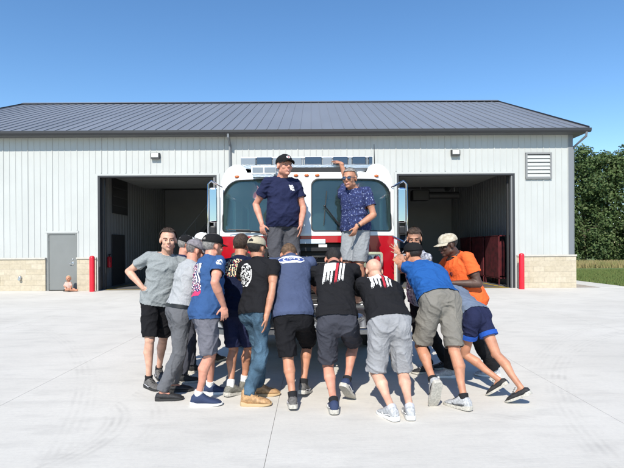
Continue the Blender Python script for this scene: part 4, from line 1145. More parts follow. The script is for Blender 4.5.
sw.tube([c + V((.23 * math.cos(t), .10 * math.sin(t), .20 * math.sin(t))) for t in [2 * math.pi * j / 28 for j in range(29)]], .016); sw.tube([c + V((-.22, 0, 0)), c, c + V((.22, 0, 0))], .014); sw.tube([c, c + V((0, -.25, -.2))], .03); sw.build('steering_wheel', M['black_plastic'], fe_, smooth=True)
# trim on the front
b_ = MB(); b_.bb(CX - .30, CX + .24, CY - .022, CY - .002, 1.585, 1.645); b_.build('chrome_strip', M['reflective'], fe_, bevel=.006)
b_ = MB(); b_.bb(CX + .15, CX + .26, CY - .015, CY + .0, 1.54, 1.575); b_.build('badge_plate', M['print_white'], fe_)
gr = MB(); gr.bb(CX - .53, CX + .47, CY + .12, CY + .14, .90, 1.58); gr = gr.build('grille', M['black_plastic'], fe_)
for q in range(7):
    s_ = MB(); z = .98 + q * .085; s_.bb(CX - .515, CX + .455, CY + .012, CY + .06, z, z + .022); s_.build('grille_bar', M['black_paint'] if q % 3 else M['chrome_dull'], gr, bevel=.004)
s_ = MB(); me = None
mobj('grille_frame', plate(rrect(-.56, .50, .89, 1.535, .05), [rrect(-.51, .45, .935, 1.49, .03)], .02), M['black_plastic'], gr, (CX, CY - .022, 0))
rd = random.Random(5)
for _ in range(14):
    x = rd.uniform(-.46, .4); z = rd.uniform(1.0, 1.45); gl = MB(); gl.tube([(CX + x, CY + .08, z), (CX + x + rd.uniform(-.1, .1), CY + .085, z + rd.uniform(-.05, .08))], .012, 6); gl.build('radiator_fitting', M['chrome_dull'], gr)
for s in (-1, 1):
    x = CX + s * .86; me = plate(rrect(-.125, .125, -.105, .105, .04), [rrect(-.095, .095, -.075, .075, .02)], .05)
    hb = mobj('headlight', me, M['chrome'], fe_, (x, CY - .0, 1.37), smooth=40)
    b_ = MB(); b_.bb(x - .10, x + .10, CY + .045, CY + .05, 1.29, 1.45); b_.build('reflector', M['chrome_dull'], hb)
    for q in (-1, 1):
        b_ = MB(); b_.ell((x + q * .048, CY + .03, 1.37), (.044, .018, .06)); b_.build('lens', M['lens_clear'] if q * s < 0 else M['lens_red'], hb, smooth=True)
    me = plate(rrect(-.125, .125, -.08, .08, .04), [rrect(-.095, .095, -.055, .055, .02)], .05)
    hb = mobj('turn_signal', me, M['chrome'], fe_, (x, CY - .0, 1.13), smooth=40); b_ = MB(); b_.bb(x - .097, x + .097, CY + .01, CY + .03, 1.07, 1.19); b_.build('lens', M['amber'], hb)
# clearance lights along the brow
for x in (-.93, -.14, 0, .14, .93):
    b_ = MB(); xx = x / 1.16; b_.ell((CX + x, CY + .16 * abs(xx) ** 3.2 + .095, 2.487), (.032, .02, .019)); b_.build('clearance_light', M['amber'], fe_, smooth=True)
# light bar on its rail
lb = MB(); lb.bb(CX - .88, CX + .88, CY + .20, CY + .48, 2.60, 2.645); lb.tube([(CX - .80, CY + .3, 2.53), (CX - .86, CY + .3, 2.62)], .02, 6); lb.tube([(CX + .72, CY + .22, 2.5), (CX + .60, CY + .24, 2.61)], .018, 6); lb.tube([(CX + .80, CY + .3, 2.53), (CX + .86, CY + .3, 2.62)], .02, 6)
lb = lb.build('light_bar', M['chrome_dull'], fe_)
x = -.89; i = 0
for w_, kd in ((.21, 'lens_clear'), (.22, 'lens_dark'), (.24, 'lens_clear'), (.16, 'lens_clear'), (.03, 'lens_clear'), (.24, 'lens_dark'), (.14, 'lens_clear'), (.21, 'lens_dark'), (.05, 'lens_clear'), (.19, 'lens_dark'), (.03, 'lens_clear'), (.06, 'lens_dark')):
    b_ = MB(); b_.bb(CX + x + .004, CX + x + w_ - .004, CY + .22, CY + .46, 2.648, 2.755 if kd == 'lens_dark' else 2.75); b_.build('lamp_module', M[kd], lb, bevel=.012); x += w_
b_ = MB(); b_.bb(CX - .89, CX + .89, CY + .26, CY + .42, 2.753, 2.768); b_.build('bar_cover', M['cab_white'], lb)
# floodlight box on the brow and the dark gap under the light bar
b_ = MB(); b_.bb(CX - .72, CX - .40, CY - .0, CY + .10, 2.49, 2.605); o = b_.build('scene_light', M['cab_white'], fe_, bevel=.012)
for q in (0, 1):
    b_ = MB(); b_.bb(CX - .70 + q * .155, CX - .565 + q * .155, CY - .006, CY - .001, 2.515, 2.58); b_.build('lens', M['lens_clear'], o)
b_ = MB(); b_.bb(CX - .70, CX - .42, CY + .0, CY + .09, 2.455, 2.488); b_.build('bracket', M['chrome_dull'], o)
b_ = MB(); b_.bb(CX - .30, CX + .52, CY + .12, CY + .4, 2.54, 2.598); b_.build('dark_gap_box', M['black_plastic'], fe_)  # solid black box stands in for the shade of the open gap
b_ = MB(); b_.tube([(CX + .93, CY + .35, 2.62), (CX + .925, CY + .35, 2.95)], [.008, .004], 6); b_.build('antenna', M['black_plastic'], fe_)
# wiper
b_ = MB(); b_.tube([W(345, 231, CY - .0), W(337, 222, CY - .0) + V((0, 0, 0)), W(325, 206, CY + .0)], [.018, .012, .008], 6); b_.tube([W(327, 191, CY + .03), W(324, 225, CY + .0)], .006, 5); b_.ell(W(325, 206, CY - .005), (.018, .012, .014)); b_.build('wiper', M['black_plastic'], fe_)
b_ = MB(); b_.tube([W(262, 232, CY), W(236, 230.5, CY)], [.014, .008], 6); b_.tube([W(228, 229.5, CY + .03), W(250, 230, CY)], .006, 5); b_.build('wiper', M['black_plastic'], fe_)
# mirrors
for s in (-1, 1):
    x0, x1 = (209.5, 216.5) if s < 0 else (399, 406); xm = (x0 + x1) / 2; Ym = CY + .05
    X = (xm - 312) / F * Ym; dz = lambda py: H - (py - 248 + ROLL * (xm - 312)) / F * Ym
    inn = CX + s * 1.13
    mr = MB(); mr.tube([(inn, Ym + .12, dz(186)), (X + s * .02, Ym, dz(181)), (X + s * .055, Ym, dz(184)), (X + s * .058, Ym, dz(238)), (X + s * .02, Ym, dz(242)), (inn, Ym + .12, dz(236))], .014, 8)
    mr = mr.build('mirror', M['chrome'], fe_, smooth=True)
    b_ = MB(); b_.box((X - s * .005, Ym + .02, dz(205)), (.095, .06, dz(187) - dz(222))); b_.build('mirror_housing', M['chrome'], mr, bevel=.02)
    b_ = MB(); b_.box((X - s * .005, Ym - .012, dz(205)), (.075, .006, (dz(187) - dz(222)) * .88)); b_.build('mirror_glass', M['mirror_glass'], mr)
    b_ = MB(); b_.box((X - s * .002, Ym + .02, dz(230)), (.085, .06, .11)); b_.build('convex_mirror', M['black_plastic'], mr, bevel=.02)
# bumper with tread plate deck
BY = 5.70
def bump_ring(z0, z1, x, y0, y1, c=.22):
    a = [(CX - x, y1), (CX - x, y0 + c * .6), (CX - x + c, y0), (CX + x - c, y0), (CX + x, y0 + c * .6), (CX + x, y1)]
    return [[(p[0], p[1], z0) for p in a], [(p[0], p[1], z1) for p in a]]
b_ = MB(); b_.rings(bump_ring(.55, .80, 1.19, BY, CY - .03)); bp_ = b_.build('bumper', M['chrome'], fe_, bevel=.015)
b_ = MB(); b_.rings(bump_ring(.803, .85, 1.21, BY - .02, CY - .03)); b_.build('deck_plate', M['chrome_dull'], bp_, bevel=.008)
b_ = MB(); b_.rings(bump_ring(.475, .547, 1.17, BY - .005, CY + .2)); b_.build('bumper_lip', M['chrome_dull'], bp_, bevel=.01)
for x in (-.95, -.55, -.15, .15, .42, .62, .95):
    b_ = MB(); b_.ell((CX + x, BY - .004, .68), (.08, .022, .055)); b_.ell((CX + x, BY - .018, .68), (.045, .02, .03)); b_.build('siren_speaker', M['chrome_dull'], bp_, smooth=True)
# hose tray, coupling and small fittings
b_ = MB(); b_.bb(CX - .35, CX + .30, BY + .08, CY - .06, .852, .90); b_.build('hose_tray', M['black_plastic'], bp_, bevel=.01)
b_ = MB(); b_.tube([(CX + .52, BY + .12, .852), (CX + .52, BY + .12, .93), (CX + .60, BY + .02, .95)], .04, 12); b_.build('hose_coupling', M['gold'], bp_, smooth=True)
for x in (.3, -.05):
    b_ = MB(); b_.tube([(CX + x - .06, BY - .03, .50), (CX + x - .06, BY - .09, .44), (CX + x + .06, BY - .09, .44), (CX + x + .06, BY - .03, .50)], .016, 8); b_.build('tow_eye', M['chrome'], bp_, smooth=True)
# chassis, axles, wheels
b_ = MB(); b_.bb(CX - .5, CX + .5, CY + .1, 14.6, .55, .80); b_.bb(CX - 1.0, CX + 1.0, 7.35, 7.5, .45, .60); b_.bb(CX - 1.0, CX + 1.0, 13.3, 13.45, .45, .60); b_.bb(CX - .8, CX + .8, CY + .2, CY + .26, .5, .9); b_.build('chassis', M['dark_steel'], fe_)
def wheel(x, y, s):
    wh = empty('wheel', (x, y, .53)); attach(wh, fe_)
    t = MB(); rs = []
    for dx, r in ((-.15, .34), (-.15, .46), (-.12, .52), (-.05, .53), (.05, .53), (.12, .52), (.15, .46), (.15, .34)): rs.append([(x + dx, y + r * math.cos(2 * math.pi * j / 40), .53 + r * math.sin(2 * math.pi * j / 40)) for j in range(40)])
    t.rings(rs); t.build('tyre', M['rubber'], wh, smooth=True, ang=50)
    t = MB(); rs = []
    for dx, r in ((.14 * s, .335), (.10 * s, .31), (.04 * s, .16), (.16 * s, .11), (.19 * s, .08)): rs.append([(x + dx, y + r * math.cos(2 * math.pi * j / 32), .53 + r * math.sin(2 * math.pi * j / 32)) for j in range(32)])
    t.rings(rs); t.build('rim', M['chrome'], wh, smooth=True, ang=50)
for s in (-1, 1):
    wheel(CX + s * .98, 7.42, s); wheel(CX + s * .98, 13.4, s)
    b_ = MB(); b_.tube([(CX + s * 1.17, 7.42 + .66 * math.cos(t), .56 + .66 * math.sin(t)) for t in [math.pi * j / 14 for j in range(15)]], .03, 8); b_.build('fender', M['chrome_dull'], fe_, smooth=True)
# body behind the cab: pump panel and lockers
b_ = MB(); b_.bb(CX - 1.20, CX + 1.20, 9.35, 10.3, .62, 2.35); pp = b_.build('pump_panel', M['chrome_dull'], fe_, bevel=.02)
for s in (-1, 1):
    for q in range(5):
        g_ = MB(); g_.tube([(CX + s * 1.2, 9.55 + q * .14, 1.95), (CX + s * 1.23, 9.55 + q * .14, 1.95)], .055, 14); g_.build('gauge', M['print_white'], pp, smooth=True)
    for q in (0, 1):
        g_ = MB(); g_.tube([(CX + s * 1.2, 9.6 + q * .4, 1.1), (CX + s * 1.32, 9.6 + q * .4, 1.08)], .075, 16); g_.build('hose_outlet', M['chrome'], pp, smooth=True)
b_ = MB(); b_.bb(CX - 1.22, CX + 1.22, 10.32, 14.9, .72, 2.45); bd = b_.build('body', M['fire_red'], fe_, bevel=.03)
for s in (-1, 1):
    for y0, y1, z0, z1 in ((10.45, 11.5, .8, 2.3), (11.6, 12.6, .8, 2.3), (12.72, 14.1, 1.35, 2.3), (14.2, 14.8, .8, 2.3)):
        X = CX + s * 1.225; g_ = MB(); g_.bb(min(X, X + s * .015), max(X, X + s * .015), y0, y1, z0, z1); g_.build('roller_shutter', M['chrome_dull'], bd, bevel=.006)
b_ = MB(); b_.bb(CX - 1.235, CX - 1.222, 6.5, 14.9, 1.30, 1.30 + .001); 
ld = MB()
for x in (.3, .7): ld.bb(CX + x, CX + x + .05, 10.5, 14.6, 2.46, 2.56)
for q in range(13): ld.bb(CX + .35, CX + .70, 10.7 + q * .3, 10.73 + q * .3, 2.50, 2.53)
ld.build('ladder', M['steel'], fe_)
# ------------------------------------------------------------------ the crowd
Z = V((0, 0, 1)); UPV = V((0, 0, 1))
def flag(u, v):
    # worn flag print: square head with hanging ragged stripes, a red stripe, two white stripes
    w = .105
    if v > .0 and v < .125 and u < .012 and u > -.105:
        return 0
    cols = [(-.105, -.078, -.115, 0), (-.066, -.042, -.095, 0), (-.030, -.008, -.125, 0), (.018, .040, -.125, 1), (.052, .073, -.110, 0), (.084, .105, -.095, 0)]
    for a, b, lo, c in cols:
        rag = .012 * math.sin((u + v * .1) * 400) + .01 * math.sin(u * 900)
        if a < u < b and lo + rag < v < .125: 
            if c == 0 and math.sin(v * 260 + u * 60) > .93 and v < .02: return -1
            return c
    return -1
def nz_(u, v, s, seed=0): return noise.noise(V((u * s, v * s, seed)))
black_run = [M['shoe_black'], M['sole_grey'], M['print_grey'], M['print_white']]

mk('plaid', (.02, .03, .07), .9, col2=(.5, .52, .58), vscale=30)
# P1 ------------------------------------------------ man in grey T-shirt, hand on hip
p1 = person(dict(h=1.74, skin=M['skin_fair'], pel=(158, 300, 5.32), neck=(167, 254.5, 5.30), head=(168.2, 240.2, 5.24), hipaz=22, shaz=10, face=(20, -2), tilt=0, bow=.0,
    feet=(dict(px=148, py=380, az=48, fs=.98), dict(px=158, py=370, az=30, fs=.98)),
    arms=(dict(wr=(142, 287, 5.20), pole=V((-1, .25, -.25)), hd=V((.75, .05, -.7)), pn=V((.3, 1, .2)), th=-1, curl=35), dict(wr=(184, 296, 5.40), pole=V((1, .5, 0)), pn=V((-1, 0, 0)))),
    smile=.007, hair=(M['hair_brown'], .080, .0, .011, .07), browm=M['hair_brown'], shirtm=M['grey_jersey'], legm=M['black_shorts'], sleeve=.60, short=.93, hem=-.10, fat=1.03, fold=1.0,
    shoem=[M['shoe_grey'], M['sole_black'], M['shoe_black'], M['print_grey']], sock=M['black_sock'], sockh=.05, seed=1, shoestyle=dict(stripe=True),
    label='smiling man in grey T-shirt and black shorts with hand on hip, leftmost of the crowd'))
# P2 ------------------------------------------------ navy shirt, black cap with white front
person(dict(h=1.72, skin=M['skin_pink'], pel=(184, 304, 5.75), neck=(183.5, 257, 5.75), head=(186.5, 246, 5.78), hipaz=125, face=(120, -18),
    feet=(dict(px=181, py=376, az=110), dict(px=190, py=366, az=120)), arms=(dict(wr=(206, 285, 5.85)), dict(wr=(208, 280, 6.0))),
    hair=(M['hair_grey'], .07, -.045, .003, .02), browm=M['hair_grey'], shirtm=M['navy_jersey'], legm=M['charcoal_shorts'], short=1.9,
    cap=dict(m=[M['cap_black'], M['cap_white']], split=.30, tilt=-4, brim=M['cap_white']), shoem=black_run, sock=M['black_sock'], seed=2,
    label='man in navy shirt and black cap with white front, bowed behind the grey T-shirts'))
# P2b ----------------------------------------------- white cap, nearly hidden
person(dict(h=1.74, skin=M['skin_pink'], pel=(203, 300, 6.12), neck=(202, 254, 6.05), head=(203, 243, 6.08), hipaz=150, face=(100, -15),
    feet=(dict(px=205, py=358, az=160), dict(px=214, py=356, az=150)), arms=(dict(wr=(214, 270, 6.3)), dict(wr=(208, 280, 6.2))),
    hair=(M['hair_grey'], .07, -.045, .003, .02), browm=M['hair_grey'], shirtm=M['black_jersey'], legm=M['black_shorts'],
    cap=dict(m=[M['cap_white']], tilt=-4, hole=False), shoem=black_run, sock=M['black_sock'], seed=3,
    label='man in plain white cap, mostly hidden behind the blue shirted man'))
# P3 ------------------------------------------------ light grey shirt, grey cap, grey trousers
p3 = person(dict(h=1.72, skin=M['skin_pink'], pel=(179.5, 315, 4.92), neck=(192, 263.5, 5.02), head=(195.2, 251.5, 5.10), hipaz=125, shaz=128, face=(125, -22), bow=.03,
    feet=(dict(px=161, py=392, az=95, pitch=0), dict(px=172, py=384, az=100)), arms=(dict(wr=(216, 292, 5.3), pole=V((0, 0, -1))), dict(wr=(212, 285, 5.6), pole=V((0, 0, -1)))),
    hair=(M['hair_salt'], .10, -.06, .001, .01), cap=dict(m=[M['cap_grey']], tilt=-5, hole=False), browm=M['hair_grey'], shirtm=M['light_grey_jersey'], legm=M['grey_trousers'], legname='trousers', short=1.9, hem=.185, belt=True, lfold=1.2,
    shoem=[M['shoe_black'], M['sole_black'], M['shoe_black'], M['shoe_black']], shoestyle=dict(low=True), seed=4, sleeve=.6,
    label='man in light grey shirt, black belt and long grey trousers leaning forward, seen from behind'))
# P4 ------------------------------------------------ blue T-shirt with flag print, grey cargo shorts
p4 = person(dict(h=1.76, skin=M['skin_pink'], pel=(205, 314, 4.68), neck=(210.5, 258.5, 4.80), head=(213, 246.5, 4.84), hipaz=118, shaz=125, face=(135, -6), bow=.02, fat=1.06, belly=.03,
    feet=(dict(px=197, py=396, az=92, fs=1.08), dict(px=209, py=386, az=100)),
    arms=(dict(wr=(223.5, 306, 4.50), pole=V((-.1, -1, -.1)), shift=V((.02, -.03, 0)), hd=V((.1, 0, -1)), pn=V((-.4, .9, 0)), th=-1, curl=30), dict(wr=(232, 290, 5.25), pole=V((0, 0, -1)))),
    hair=(M['hair_grey'], .09, -.055, .003, .02), browm=M['hair_grey'], cap=dict(m=[M['cap_black']], tilt=-3), shirtm=M['blue_jersey'], legm=M['grey_cargo'], pockets=True, short=.95, sleeve=.62, hem=-.10,
    shoem=[M['shoe_navy'], M['sole_white'], M['shoe_navy'], M['print_white']], shoestyle=dict(slip=True), sock=M['white_sock'], sockh=.055, seed=5, lfold=1.3,
    label='man in blue T-shirt with red white print, black cap and grey cargo shorts, arm hanging'))
def p4print(u, v):
    if v < -.10: return 1 if (abs(u) < .125 and v > -.155 and v < -.105 + .01 * math.sin(u * 60)) else -1
    edge = .10 - .10 * (v - .0) * (1 if v > 0 else .2)
    if abs(u) > .12: return -1
    if v > -.02 and u > .035: return 0 if int((u + v * .35) * 42) % 2 == 0 else 2
    n = nz_(u, v, 62, 3)
    if n > .12: return 0
    if n > .0: return 1
    if n < -.28: return 2
    return -1
c, ux, uy, n_ = back_frame(p4, .56, -1, -.01); decal(p4.shirt, 'back_print', c, ux, uy, n_, .30, .34, p4print, [M['print_white'], M['print_pink'], M['print_navy']])
d = (p4.elb[0] - p4.shol[0]).normalized(); c = p4.shol[0] + d * .085; nn = V((.25, -1, .15)); nn = (nn - d * nn.dot(d)).normalized()
decal(p4.shirt, 'sleeve_print', c, d.cross(nn) * -1, -d, nn, .09, .10, lambda u, v: 0 if nz_(u, v, 60, 1) > -.08 and u * u * 1.3 + v * v < .0013 else -1, [M['print_white']])
# P5 ------------------------------------------------ dark shirt with cream print
p5 = person(dict(h=1.75, skin=M['skin_tan'], pel=(239, 313, 5.05), neck=(240.5, 258.5, 5.15), head=(241.5, 246.0, 5.2), hipaz=165, face=(165, -12), bow=.02,
    feet=(dict(px=243, py=382, az=150), dict(px=229.5, py=388, az=140, pitch=6)),
    arms=(dict(wr=(256, 285, 5.5)), dict(wr=(232, 290, 5.5))), hair=(M['hair_brown'], .085, -.055, .005, .04), shirtm=M['navy_dark'], legm=M['navy_jersey'], short=.93, hem=-.08,
    shoem=[M['shoe_olive'], M['sole_grey'], M['shoe_grey'], M['print_grey']], sock=M['white_sock'], sockh=.075, seed=6,
    label='man with short brown hair in dark shirt with cream lettering print, navy shorts, white socks'))
c, ux, uy, n_ = back_frame(p5, .80, -1, -.02)
decal(p5.shirt, 'back_print', c, ux, uy, n_, .30, .20, lambda u, v: (0 if nz_(u * 1.2, v, 56, 8) > .05 else (1 if nz_(u, v, 60, 2) > .25 else -1)) if (u / .15) ** 2 + (v / .10) ** 2 < 1 else -1, [M['print_cream'], M['print_red']])
# P6 ------------------------------------------------ black T-shirt, tan cap, jeans
p6 = person(dict(h=1.70, skin=M['skin_tan'], pel=(255.5, 313, 4.74), neck=(258.5, 260.5, 4.88), head=(256.8, 248.5, 4.91), hipaz=140, shaz=158, face=(150, -8), fat=.95,
    feet=(dict(px=247, py=396, az=88, fs=1.05), dict(px=257, py=387, az=95, fs=1.05)),
    arms=(dict(wr=(265.5, 319, 4.58), pole=V((.6, -.5, 0)), hd=V((-.05, 0, -1)), pn=V((-1, .2, 0)), th=-1, curl=25), dict(wr=(240, 300, 5.3))),
    hair=(M['hair_black'], .06, -.075, .006, .03), cap=dict(m=[M['cap_tan']], tilt=-3), shirtm=M['black_jersey'], legm=M['denim'], legname='jeans', short=1.9, hem=-.02, sleeve=.46, lfold=1.2,
    shoem=[M['shoe_tan'], M['sole_tan'], M['shoe_black'], M['shoe_tan']], shoestyle=dict(boot=True), seed=7,
    label='young man in black T-shirt, blue jeans, tan boots and tan cap, from behind'))
def p6print(u, v):
    r = math.hypot(u / .8, v)
    if r > .125: return -1
    if r > .108: return 0 if nz_(u, v, 30) > -.25 else -1
    if r > .095 and nz_(u, v, 25, 9) < .12: return -1
    return 0 if nz_(u, v * 1.3, 60, 4) > .03 else -1
c, ux, uy, n_ = back_frame(p6, .68, -1, -.085); decal(p6.shirt, 'back_print', c, ux, uy, n_, .26, .27, p6print, [M['print_white']])
# P7 ------------------------------------------------ slate blue T-shirt with emblem
p7 = person(dict(h=1.80, skin=M['skin_tan'], pel=(293, 318, 4.72), neck=(291, 259, 5.02), head=(288.8, 255.5, 5.20), hipaz=182, face=(185, -58), bow=.05, fat=1.08, shw=1.05,
    feet=(dict(px=302.5, py=388, az=165, pitch=12), dict(px=292, py=400, az=185, pitch=8)),
    arms=(dict(wr=(306, 300, 5.52), pole=V((1, 0, -.6))), dict(wr=(277, 300, 5.5), pole=V((-1, 0, -.6)))),
    hair=(M['hair_sandy'], .10, -.04, .003, .02), shirtm=M['slate_blue_jersey'], legm=M['black_shorts'], short=.98, hem=.0, sleeve=.62, fold=.5,
    shoem=[M['shoe_grey'], M['sole_grey'], M['shoe_black'], M['print_grey']], sock=M['black_sock'], sockh=.06, seed=8, shoestyle=dict(stripe=True),
    label='man in slate blue T-shirt with white oval emblem, black shorts, head bowed'))
def emblem(u, v):
    a = abs(u) / .128; b = abs(v) / .046
    if max(b, a * .78 + b * .45) > 1: return -1
    if max(b * 1.25, (a * .78 + b * .45) * 1.13) > 1: return 0
    e = (u / .086) ** 2 + (v / .027) ** 2
    if e < .80: return 1
    if e < 1.05: return 0
    return 1 if abs(v) < .022 else 0
c, ux, uy, n_ = back_frame(p7, .87, -1, 0); e_ = decal(p7.shirt, 'back_emblem', c, ux, uy, n_, .27, .10, emblem, [M['print_white'], M['print_blue']], step=.003)
text_decal(p7.shirt, 'emblem_lettering', 'Ford', .042, c, ux, uy, n_, M['print_white'], .014)
# P8 ------------------------------------------------ black T-shirt, flag print, charcoal shorts
p8 = person(dict(h=1.84, skin=M['skin_pink'], pel=(336.5, 323, 4.64), neck=(334, 266.5, 4.98), head=(333.4, 260.0, 5.17), hipaz=178, face=(180, -48), bow=.05, fat=1.04, shw=1.05,
    feet=(dict(at=(346, 386, 4.66), az=150, pitch=42), dict(px=333, py=403.5, az=182, pitch=4)),
    arms=(dict(wr=(352, 298, 5.52), pole=V((1, 0, -.5))), dict(wr=(320, 298, 5.52), pole=V((-1, 0, -.5)))),
    hair=(M['hair_black'], .10, -.05, .003, .02), shirtm=M['black_jersey'], legm=M['charcoal_shorts'], short=.88, hem=.06, sleeve=.62,
    shoem=[M['shoe_navy'], M['sole_grey'], M['shoe_black'], M['print_white']], sock=M['black_sock'], sockh=.045, seed=9, shoestyle=dict(stripe=True),
    label='man in black T-shirt with worn flag print and charcoal shorts, pushing in the middle'))
c, ux, uy, n_ = back_frame(p8, .76, -1, -.01); uy2 = (uy + ux * .16).normalized(); decal(p8.shirt, 'flag_print', c, ux, uy2, n_, .25, .30, flag, [M['print_white'], M['print_red']])
# P9 ------------------------------------------------ bald, black T-shirt, flag print, light grey shorts
p9 = person(dict(h=1.80, skin=M['skin_fair'], pel=(389.5, 327, 4.52), neck=(378, 283.5, 4.90), head=(373.8, 271.5, 5.02), hipaz=184, shaz=192, shr=-.28, face=(192, -35), bow=.06, fat=1.12, belly=.02,
    feet=(dict(px=409, py=409, az=178, pitch=3), dict(px=391.5, py=410, az=205, pitch=3)),
    arms=(dict(wr=(400, 312, 5.5), pole=V((1, 0, -.5))), dict(wr=(356, 305, 5.5), pole=V((-1, 0, -.6)))),
    shirtm=M['black_jersey'], legm=M['light_grey_shorts'], short=.98, hem=.10, sleeve=.62, lfold=1.2,
    shoem=[M['shoe_light'], M['sole_white'], M['print_grey'], M['print_white']], shoestyle=dict(stripe=True), sock=M['print_grey'], sockh=.03, seed=10,
    label='bald man in black T-shirt with flag print and light grey shorts, bent low'))
c, ux, uy, n_ = back_frame(p9, .84, -1, -.055); decal(p9.shirt, 'flag_print', c, ux, uy, n_, .25, .28, lambda u, v: flag(u, v * 1.1), [M['print_white'], M['print_red']])
# P10 ----------------------------------------------- royal blue sleeveless, taupe cargo shorts
p10 = person(dict(h=1.84, skin=M['skin_tan'], pel=(440.5, 305, 4.78), neck=(421, 268, 5.22), head=(412.8, 254.5, 5.36), hipaz=192, shaz=205, face=(208, -8), bow=.07, fat=1.10, belly=.02, shr=-.12,
    feet=(dict(px=463.5, py=400, az=215, pitch=4, fs=1.06), dict(at=(433, 379, 4.50), az=190, pitch=66, fs=1.06)),
    arms=(dict(wr=(404, 272, 5.82), pole=V((.5, 0, -1)), hd=V((-.35, .5, .5)), pn=V((0, 1, .1)), curl=14), dict(wr=(398.5, 264, 5.88), pole=V((-.8, 0, -1)), hd=V((-.3, .5, .5)), pn=V((0, 1, .1)), th=-1, curl=14)),
    hair=(M['hair_black'], .10, -.03, .002, .01), browm=M['hair_grey'], cap=dict(m=[M['cap_black']], tilt=2, hole=False), shirtm=M['royal_blue'], legm=M['taupe_shorts'], pockets=True, short=.92, hem=.14, sleeve=-1, lfold=1.4, fold=1.3,
    shoem=[M['shoe_light'], M['sole_grey'], M['shoe_black'], M['shoe_black']], shoestyle=dict(stripe=True), sock=M['black_sock'], sockh=.05, seed=11,
    label='big man in royal blue sleeveless shirt, black cap and taupe cargo shorts, one heel raised'))
# P11 ----------------------------------------------- navy and blue shorts, tan legs
p11 = person(dict(h=1.66, skin=M['skin_tan'], pel=(475.5, 318, 4.92), neck=(449, 291, 5.32), head=(441.5, 286, 5.46), hipaz=215, shaz=225, face=(220, -20), bow=.04, fat=.93,
    feet=(dict(at=(520.5, 393, 4.55), az=232, pitch=30, fs=.95), dict(at=(498, 386, 4.78), az=232, pitch=38, fs=.95)),
    arms=(dict(wr=(432, 300, 5.6), pole=V((0, 0, -1))), dict(wr=(424, 300, 5.6), pole=V((0, 0, -1)))),
    hair=(M['hair_brown'], .09, -.09, .012, .05), shirtm=M['grey_blue_shirt'], legm=M['navy_jersey'], short=.42, legw=.094, hem=.06, sleeve=.5,
    shoem=[M['shoe_black'], M['sole_grey'], M['shoe_grey'], M['shoe_grey']], shoestyle=dict(low=True), seed=12,
    label='person with tan legs in navy running shorts with bright blue trim, stretched far forward'))
tr_ = MB()
for i in range(2):
    hp, kn = p11.hips[i], p11.knees[i]; d = (kn - hip_ if False else kn - hp).normalized(); e = hp.lerp(kn, .40)
    tr_.tube([e, e + d * .045], .097, 24)
to = tr_.build('hem_trim', M['bright_blue'], p11.legs, smooth=True)
# P12 ----------------------------------------------- orange T-shirt
p12 = person(dict(h=1.78, skin=M['skin_dark'], pel=(471, 303, 5.50), neck=(455, 256, 5.50), head=(448, 245.0, 5.46), hipaz=262, shaz=288, face=(280, -14), bow=.03, fat=1.30, belly=.05, shw=1.12,
    feet=(dict(px=449, py=370, az=262), dict(px=493.5, py=369, az=258)),
    arms=(dict(wr=(424, 262, 5.95), pole=V((0, 0, -1)), hd=V((-1, .4, .3)), pn=V((0, 1, 0))), dict(wr=(452.5, 283, 5.25), pole=V((1, -.2, -.4)), hd=V((-1, .3, 0)), pn=V((0, .3, -1)), curl=30)),
    hair=(M['hair_black'], .07, -.045, .003, .01), browm=M['hair_black'], lipm=M['lip_dark'], cap=dict(m=[M['cap_camo']], tilt=-2), shirtm=M['orange_jersey'], legm=M['black_trousers'], legname='trousers', short=1.9, sleeve=.60, hem=-.06,
    shoem=[M['shoe_light'], M['sole_white'], M['print_grey'], M['shoe_grey']], seed=13, fold=.65,
    label='dark skinned man in bright orange T-shirt and camouflage cap pushing from the right side'))
c, ux, uy, n_ = back_frame(p12, .72, 1, -.07); decal(p12.shirt, 'chest_logo', c, -ux, uy, n_, .06, .05, lambda u, v: 0 if nz_(u, v, 90, 1) > -.1 and (u / .03) ** 2 + (v / .02) ** 2 < 1 else -1, [M['print_navy']])
# P13 ----------------------------------------------- boy behind, hand on the cab
person(dict(h=1.76, skin=M['skin_brown'], pel=(419, 300, 6.12), neck=(416, 251.5, 5.98), head=(414.4, 238.8, 5.86), hipaz=285, shaz=300, face=(345, -12),
    feet=(dict(px=428, py=366, az=280), dict(px=446, py=362, az=280)),
    arms=(dict(wr=(399, 253.5, 5.95), pole=V((.2, -.4, -1)), hd=V((-.55, .25, 1)), pn=V((-.2, 1, 0)), th=1, curl=8, spread=.9), dict(wr=(405, 262, 5.85), pole=V((.2, -.4, -1)))),
    hair=(M['hair_brown'], .070, -.01, .012, .06), shirtm=M['plaid'], legm=M['black_trousers'], legname='trousers', short=1.9,
    shoem=black_run, sock=M['black_sock'], seed=14,
    label='brown haired youth peering over the black cap, one hand spread on the red cab corner'))
